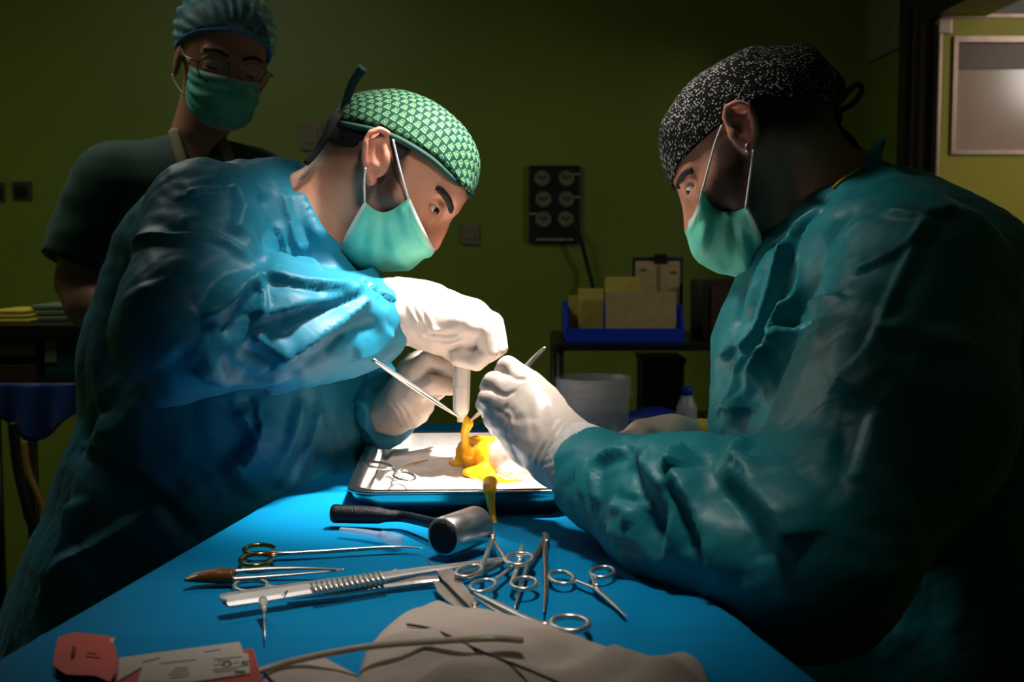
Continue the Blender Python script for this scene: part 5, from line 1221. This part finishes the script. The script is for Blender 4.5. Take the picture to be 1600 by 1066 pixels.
for k in range(14):
    u = k/13; a_ = T(lerp(492, 598, u), lerp(920, 902.5, u), Z2+0.004); b_ = T(lerp(492, 598, u)+1.5, lerp(920, 902.5, u)+1, Z2+0.004)
    dirv = T(640, 897, Z2)-T(500, 919, Z2); dirv /= np.linalg.norm(dirv); pn_ = np.array([-dirv[1], dirv[0], 0])
    tv, tf = tube([a_-pn_*0.0062-np.array([0, 0, 0.0026]), a_+pn_*0.0062+np.array([0, 0, 0.0026])], 0.00165, 6); mk('grip_rib', tv, tf, STEEL, t)
tv, tf = tube([T(445, 927, Z2+0.0036)-np.array([0.001, 0.0062, 0]), T(445, 927, Z2+0.0036)+np.array([0.001, 0.0062, 0])], 0.0006, 6); mk('seam', tv, tf, DSTEEL, t)
# needle
t = tool('needle', 413, 970, 'hypodermic needle with clear hub lying over the forceps end', 'needle')
a_, b_, c_ = T(411, 938, Z3), T(413, 956, Z3-0.002), T(414, 1001, ZT+0.0048); 
tv, tf = tube([a_, lerp(a_, b_, 0.3), lerp(a_, b_, 0.5), b_], [0.0034, 0.0038, 0.0026, 0.0018], 12); mk('hub', tv, tf, mat('needle_hub', srgb(180, 172, 160), 0.25), t); tv, tf = tube([b_, c_], [0.0008, 0.0005], 8); mk('cannula', tv, tf, STEEL, t)
# locking clamp behind the mallet: rings to the camera, jaws up to the tray
def clamp(name, r1, r2, joint, tip, z, label, cat='clamp', m=STEEL, rr=0.0020, w=(0.0022, 0.0020, 0.0024), tip2=None):
    t = tool(name, joint[0], joint[1], label, cat)
    for i, (cx_, cy_, rx, ry, rot, ex, ey) in enumerate((r1, r2)):
        ring(cx_, cy_, rx, ry, rot, z+0.0012*i, m, t, rr)
        mx, my = lerp(ex, joint[0], 0.35), lerp(ey, joint[1], 0.35)
        bar('shank', [(ex, ey), (mx, my), joint], [w[0], w[1], w[2]], z+0.0012*i, m, t)
        tt = tip if i == 0 or tip2 is None else tip2
        bar('jaw', [joint, (lerp(joint[0], tt[0], 0.5)+(1 if i else -1)*1.2, lerp(joint[1], tt[1], 0.5)), tt], [0.0027, 0.0022, 0.0007], z+0.0012*i, m, t)
    v_, f_ = lathe([(0, z-0.002), (0.0026, z-0.002), (0.0026, z+0.0042), (0, z+0.0042)], *T(joint[0], joint[1], z)[:2], 16); mk('pivot', v_, f_, m, t)
    return t
clamp('clamp', (812, 874, 21, 9, -3, 792, 877), (733, 893, 21, 8, -12, 752, 886), (770, 842), (766, 815), ZT+0.0135, 'ringed clamp with jaws reaching behind the mallet head')
t9 = clamp('clamp', (755, 916, 20, 9, -10, 772, 908), (819, 912, 20, 9, -2, 801, 908), (812, 876), (816, 850), ZT+0.0090, 'ringed clamp lying below another, in the middle of the tools')
# splinter forceps
t = tool('splinter_forceps', 850, 880, 'narrow pointed forceps standing spread, left of the small right clamp', 'forceps')
bar('arm', [(852, 836), (846, 852), (828, 880), (818, 905), (804, 950)], [0.0020, 0.0026, 0.0026, 0.0020, 0.0006], ZT+0.0068, DSTEEL, t); bar('arm', [(854, 836), (852, 860), (853, 900), (852, 930), (850, 956)], [0.0020, 0.0026, 0.0024, 0.0018, 0.0006], ZT+0.0070, DSTEEL, t)
bar('bridge', [(851, 834), (853, 836), (854, 846)], 0.0030, ZT+0.0072, DSTEEL, t)
# right clamp
clamp('clamp', (878, 903, 19.5, 9.5, 8, 896, 905), (942, 894.5, 19, 8, -4, 926, 901), (932, 920), (979, 963), ZT+0.0070, 'small curved ringed clamp alone at the right of the tools', tip2=(976, 961))
# shears with broad blades
t = tool('bandage_shears', 700, 915, 'broad flat shears with open blades partly beneath the beige cloth', 'shears')
def blade(pts, z, m=DSTEEL, th=0.0016):
    v_, f_ = prism([tuple(T(a, b, z)[:2]) for a, b in pts], z, z+th); return mk('blade', v_, f_, m, t, False)
blade([(667, 876), (680, 888), (706, 893), (732, 926), (752, 955), (740, 956), (712, 928), (688, 902)], ZT+0.0110)
blade([(676, 910), (690, 914), (712, 928), (742, 956), (725, 960), (700, 943), (684, 928)], ZT+0.0075)
bar('shank', [(742, 952), (770, 985), (800, 1020)], 0.003, ZT+0.0085, DSTEEL, t)
v_, f_ = lathe([(0, ZT+0.006), (0.0032, ZT+0.006), (0.0032, ZT+0.0138), (0, ZT+0.0138)], *T(742, 950, ZT+0.01)[:2], 16); mk('pivot', v_, f_, DSTEEL, t)
# dissecting scissors
t = tool('scissors', 820, 955, 'steel scissors with one large ring showing beside the beige cloth', 'scissors')
bar('blade', [(741, 926), (780, 945), (815, 962), (845, 974)], [0.0012, 0.0040, 0.0034, 0.003], ZT+0.0130, STEEL, t, 0.4); bar('blade', [(737, 930), (770, 950), (800, 966), (818, 974)], [0.0012, 0.0034, 0.0030, 0.0026], ZT+0.0105, DSTEEL, t, 0.4)
ring(891, 975, 29, 11.5, 2, ZT+0.0115, STEEL, t, 0.0024); bar('shank', [(840, 972), (852, 975), (864, 972)], [0.003, 0.0034, 0.0026], ZT+0.0120, STEEL, t); bar('shank', [(815, 968), (840, 977), (868, 982)], [0.003, 0.0030, 0.0024], ZT+0.0110, STEEL, t)
# clamp in the tray
zt_ = ZT+0.028
def trp(a, b, z=zt_): return T(a, b, z)
t = thing('clamp', trp(615, 735), 'small ringed clamp lying on the white gauze in the tray', 'clamp')
for i, (cx_, cy_, rx, ry, rot) in enumerate(((590, 727, 24, 4.5, 8), (632, 745, 17, 6, 8))):
    o = []
    for k in range(36):
        a_ = 2*math.pi*k/36; x = rx*math.cos(a_); y = ry*math.sin(a_); cc, ss = math.cos(math.radians(rot)), math.sin(math.radians(rot)); o.append(trp(cx_+x*cc-y*ss, cy_+x*ss+y*cc))
    tv, tf = tube(o, 0.0016, 8, close=True); mk('finger_ring', tv, tf, DSTEEL, t)
for pts in ([(612, 731), (622, 737), (640, 728), (669, 719)], [(620, 741), (618, 736), (638, 726), (669, 719)]):
    tv, tf = tube(spline([trp(*q) for q in pts], 16), np.linspace(0.0019, 0.0007, 16), 8); mk('shank', tv, tf, DSTEEL, t)
# tools held in the hands
t = thing('thumb_forceps', P(720, 650, 1.49), 'slim steel forceps reaching from the sleeve to the tube tip', 'forceps')
for dy, dz, m_ in ((0.0, 0, STEEL), (0.010, 4, DSTEEL)):
    tv, tf = tube(spline([P(583, 562+dz*0.2, 1.42+dy*0.2), P(630, 592+dz, 1.44+dy), P(680, 625+dz*1.2, 1.465+dy), P(722, 655, 1.49)], 20), np.interp(np.linspace(0, 1, 20), [0, 0.3, 0.7, 1], [0.0018, 0.0020, 0.0017, 0.0007]), 8, ((0, 1, 0), 0.6)); mk('arm', tv, tf, m_, t)
t = thing('tweezers', P(740, 655, 1.34), 'pointed steel tweezers gripped in the right surgeon\'s gloved hand', 'tweezers')
for s in (-1, 1):
    pts = [P(852, 543, 1.345), P(838, 556+s*1.5, 1.345), P(812, 585+s*3, 1.34), P(780, 618+s*3.5, 1.35), P(755, 640+s*2.5, 1.42), P(736, 657+s*1.0, 1.49)]
    tv, tf = tube(spline(pts, 24), np.interp(np.linspace(0, 1, 24), [0, 0.1, 0.6, 1], [0.0010, 0.0019, 0.0018, 0.0007]), 8, ((0, 1, 0), 0.7)); mk('arm', tv, tf, STEEL, t)

# ------------------------------------------------------------------ beige cloth, tubing, suture box
BEIGE = fabric('cloth_beige', srgb(182, 166, 152), var=0.06, crink=0.5, rough=0.9, spec=0.1)
THREAD = mat('seam_thread_dark', srgb(40, 32, 32), 0.8)
def cloth(outline, peak, seed, name, label, stroke):
    """lumpy cloth heap: outline px on the table, height rising inside"""
    poly = np.array([T(a, b, ZT+0.006)[:2] for a, b in outline]); lo, hi = poly.min(0), poly.max(0); h = 0.0042
    gx, gy = np.meshgrid(np.arange(lo[0], hi[0], h), np.arange(lo[1], hi[1], h), indexing='ij'); q = np.stack([gx.ravel(), gy.ravel()], 1)
    ins = np.zeros(len(q), bool); dm = np.full(len(q), 9.0); n_ = len(poly)
    for i in range(n_):
        a_, b_ = poly[i], poly[(i+1) % n_]; ab = b_-a_; t_ = np.clip(((q-a_)@ab)/(ab@ab), 0, 1); dm = np.minimum(dm, ln(q-a_-t_[:, None]*ab))
        c_ = ((a_[1] > q[:, 1]) != (b_[1] > q[:, 1])) & (q[:, 0] < (b_[0]-a_[0])*(q[:, 1]-a_[1])/(b_[1]-a_[1]+1e-12)+a_[0]); ins ^= c_
    def height(qq, dd):
        q3_ = np.concatenate([qq, np.full((len(qq), 1), seed)], 1)
        return ZT+0.0045+peak*(1-np.exp(-dd/0.014))*(0.62+0.45*noise(q3_*14)+0.45*ridged(q3_*9)**2+0.16*ridged(q3_*26)**2)
    z = height(q, dm)+facets(np.concatenate([q, np.full((len(q), 1), seed)], 1), 7.0, 13.0, int(seed*10))*(1-np.exp(-dm/0.02)); idx = -np.ones(len(q), int); idx[ins] = np.arange(ins.sum()); v = np.concatenate([q, z[:, None]], 1)[ins]
    G_ = idx.reshape(gx.shape); f = []
    for i in range(gx.shape[0]-1):
        for j in range(gx.shape[1]-1):
            c_ = [G_[i, j], G_[i+1, j], G_[i+1, j+1], G_[i, j+1]]
            if min(c_) >= 0: f.append(c_)
    # relax the rim onto the traced outline
    o = mk(name, v, f, BEIGE, None); tag(o, label, 'cloth'); sm_ = o.modifiers.new('relax', 'SMOOTH'); sm_.iterations = 3; sd = o.modifiers.new('thick', 'SOLIDIFY'); sd.thickness = 0.0016; sd.offset = 1
    kd = lambda p2: z[ins][np.argmin(((v[:, :2]-p2)**2).sum(1))]
    if stroke:
        pts = []
        for a_, b_ in stroke:
            for _ in range(1):
                zz_ = ZT+peak*0.8; 
                for it in range(6): p_ = T(a_, b_, zz_); zz_ = kd(p_[:2])
            p_ = T(a_, b_, zz_+0.0032); pts.append(p_)
        tv, tf = tube(spline(pts, 30), 0.0009, 6); mk('seam_thread', tv, tf, THREAD, o)
    return o, kd
co_, kd = cloth([(585, 1000), (620, 972), (664, 956), (684, 946), (715, 958), (765, 962), (810, 972), (850, 980), (905, 1008), (960, 1030), (1010, 1046), (1060, 1040), (1100, 1042), (1112, 1070), (1115, 1150), (560, 1150), (552, 1066), (560, 1040)], 0.021, 1.3, 'cloth', 'large crumpled beige cloth with a dark thread line in the foreground',
      [(636, 976), (670, 982), (706, 996), (760, 1022), (820, 1045), (890, 1075)])
cloth([(408, 1052), (440, 1042), (480, 1030), (505, 1028), (530, 1040), (556, 1052), (590, 1075), (590, 1140), (390, 1140), (400, 1066)], 0.012, 4.7, 'cloth', 'small beige cloth corner at the bottom, left of the large one', [(412, 1050), (422, 1062), (436, 1075)])
TUBEM = mat('tubing_milky', srgb(176, 164, 138), 0.25, alpha=0.85)
pts = []
for a_, b_, zz_ in ((330, 1066, 0.012), (400, 1050, 0.014), (455, 1034, 0.018), (530, 1018, 0.024), (600, 1008, 0.030), (700, 1001, 0.034), (770, 998, 0.036), (816, 1001, 0.033)): pts.append(T(a_, b_, ZT+zz_))
tv, tf = tube(spline(pts, 50), 0.0031, 10, ((0, 0, 1), 0.7)); tag(mk('plastic_tubing', tv, tf, TUBEM, None), 'thin milky plastic tubing lying over the beige cloth', 'tubing')

# suture box, opened
RED = mat('box_red_card', srgb(186, 66, 50), 0.7, var=0.06); WHT = mat('box_white_card', srgb(196, 182, 168), 0.7, var=0.05); INK = mat('print_ink', srgb(44, 34, 32), 0.8)
bx_ = thing('suture_box', T(280, 1045, ZT), 'opened red and white suture box printed 5-0 in the bottom left corner', 'box')
def card(name, pts, z0, z1, m, parent, zz=None):
    v_, f_ = prism([tuple(T(a, b, z1)[:2]) for a, b in pts], z0, z1); o = mk(name, v_, f_, m, parent, False); return o
zb0 = ZT+0.0055; hh = 0.016
card('carton', [(182, 1034), (396, 1014), (406, 1052), (425, 1130), (176, 1130)], zb0, zb0+hh, RED, bx_)
panel = card('white_panel', [(186, 1028), (374, 1003), (378, 1012), (380, 1020), (388, 1022), (391, 1052), (300, 1066), (215, 1066), (222, 1042), (184, 1064)], zb0+hh+0.0002, zb0+hh+0.0010, WHT, bx_)
card('end_flap', [(384, 1022), (398, 1022), (404, 1046), (392, 1052)], zb0+hh-0.001, zb0+hh-0.0001, RED, bx_)
fl = card('flap', [(90, 996), (116, 988), (172, 994), (178, 1006), (184, 1026), (186, 1040), (172, 1066), (150, 1056), (104, 1054), (82, 1040)], zb0+0.0006, zb0+0.0016, RED, bx_)
card('flap_corner', [(171, 997), (180, 996), (176, 1007), (172, 1004)], zb0+0.0018, zb0+0.0022, mat('flap_corner_yellow', srgb(190, 160, 90), 0.7), fl)
def text(s, px, py, size, rot, z, m, parent, name='lettering'):
    cu = bpy.data.curves.new('txt', 'FONT'); cu.body = s; cu.size = size; cu.align_x = 'CENTER'; cu.align_y = 'CENTER'; cu.extrude = 0.0001
    o = bpy.data.objects.new('txt', cu); C.objects.link(o); dg = bpy.context.evaluated_depsgraph_get(); me = o.evaluated_get(dg).to_mesh()
    v_ = np.array([q.co[:] for q in me.vertices]); f_ = [tuple(p.vertices) for p in me.polygons]; o.evaluated_get(dg).to_mesh_clear(); bpy.data.objects.remove(o); bpy.data.curves.remove(cu)
    a_ = math.radians(rot); R2 = np.array([[math.cos(a_), -math.sin(a_), 0], [math.sin(a_), math.cos(a_), 0], [0, 0, 1]]); c_ = T(px, py, z)
    return mk(name, v_@R2.T+c_, f_, m, parent, False)
zp = zb0+hh+0.0012
text('5-0', 369, 1037, 0.0135, 188, zp, INK, panel)
for (x0, y0_, x1, y1_) in ((334, 1040, 350, 1038), (332, 1047, 378, 1042), (334, 1031, 378, 1026.5), (340, 1034, 360, 1032), (250, 1037, 306, 1031), (272, 1045, 292, 1043), (268, 1050, 294, 1047), (264, 1055, 296, 1052), (266, 1060, 294, 1057), (335, 1051, 368, 1047), (223, 1035, 250, 1028), (318, 1019, 345, 1015)):
    a_, b_ = T(x0, y0_, zp), T(x1, y1_, zp); tv, tf = tube([a_, b_], 0.0007, 4, ((0, 0, 1), 0.1)); mk('print_line', tv, tf, INK, panel)
for px_ in (371, 379): a_ = T(px_, 1050.5, zp); box('print_square', (a_[0]-0.0014, a_[1]-0.002, zp), (a_[0]+0.0014, a_[1]+0.002, zp+0.0002), INK, panel)
DKR = mat('flap_print_dark_red', srgb(116, 38, 30), 0.8)
for (x0, y0_, x1, y1_) in ((113, 1030, 116, 1010), (134, 1026, 156, 1028), (137, 1020, 150, 1022), (110, 1022, 119, 1020)):
    a_, b_ = T(x0, y0_, zb0+0.0018), T(x1, y1_, zb0+0.0018); tv, tf = tube([a_, b_], 0.0012, 4, ((0, 0, 1), 0.1)); mk('print_line', tv, tf, DKR, fl)
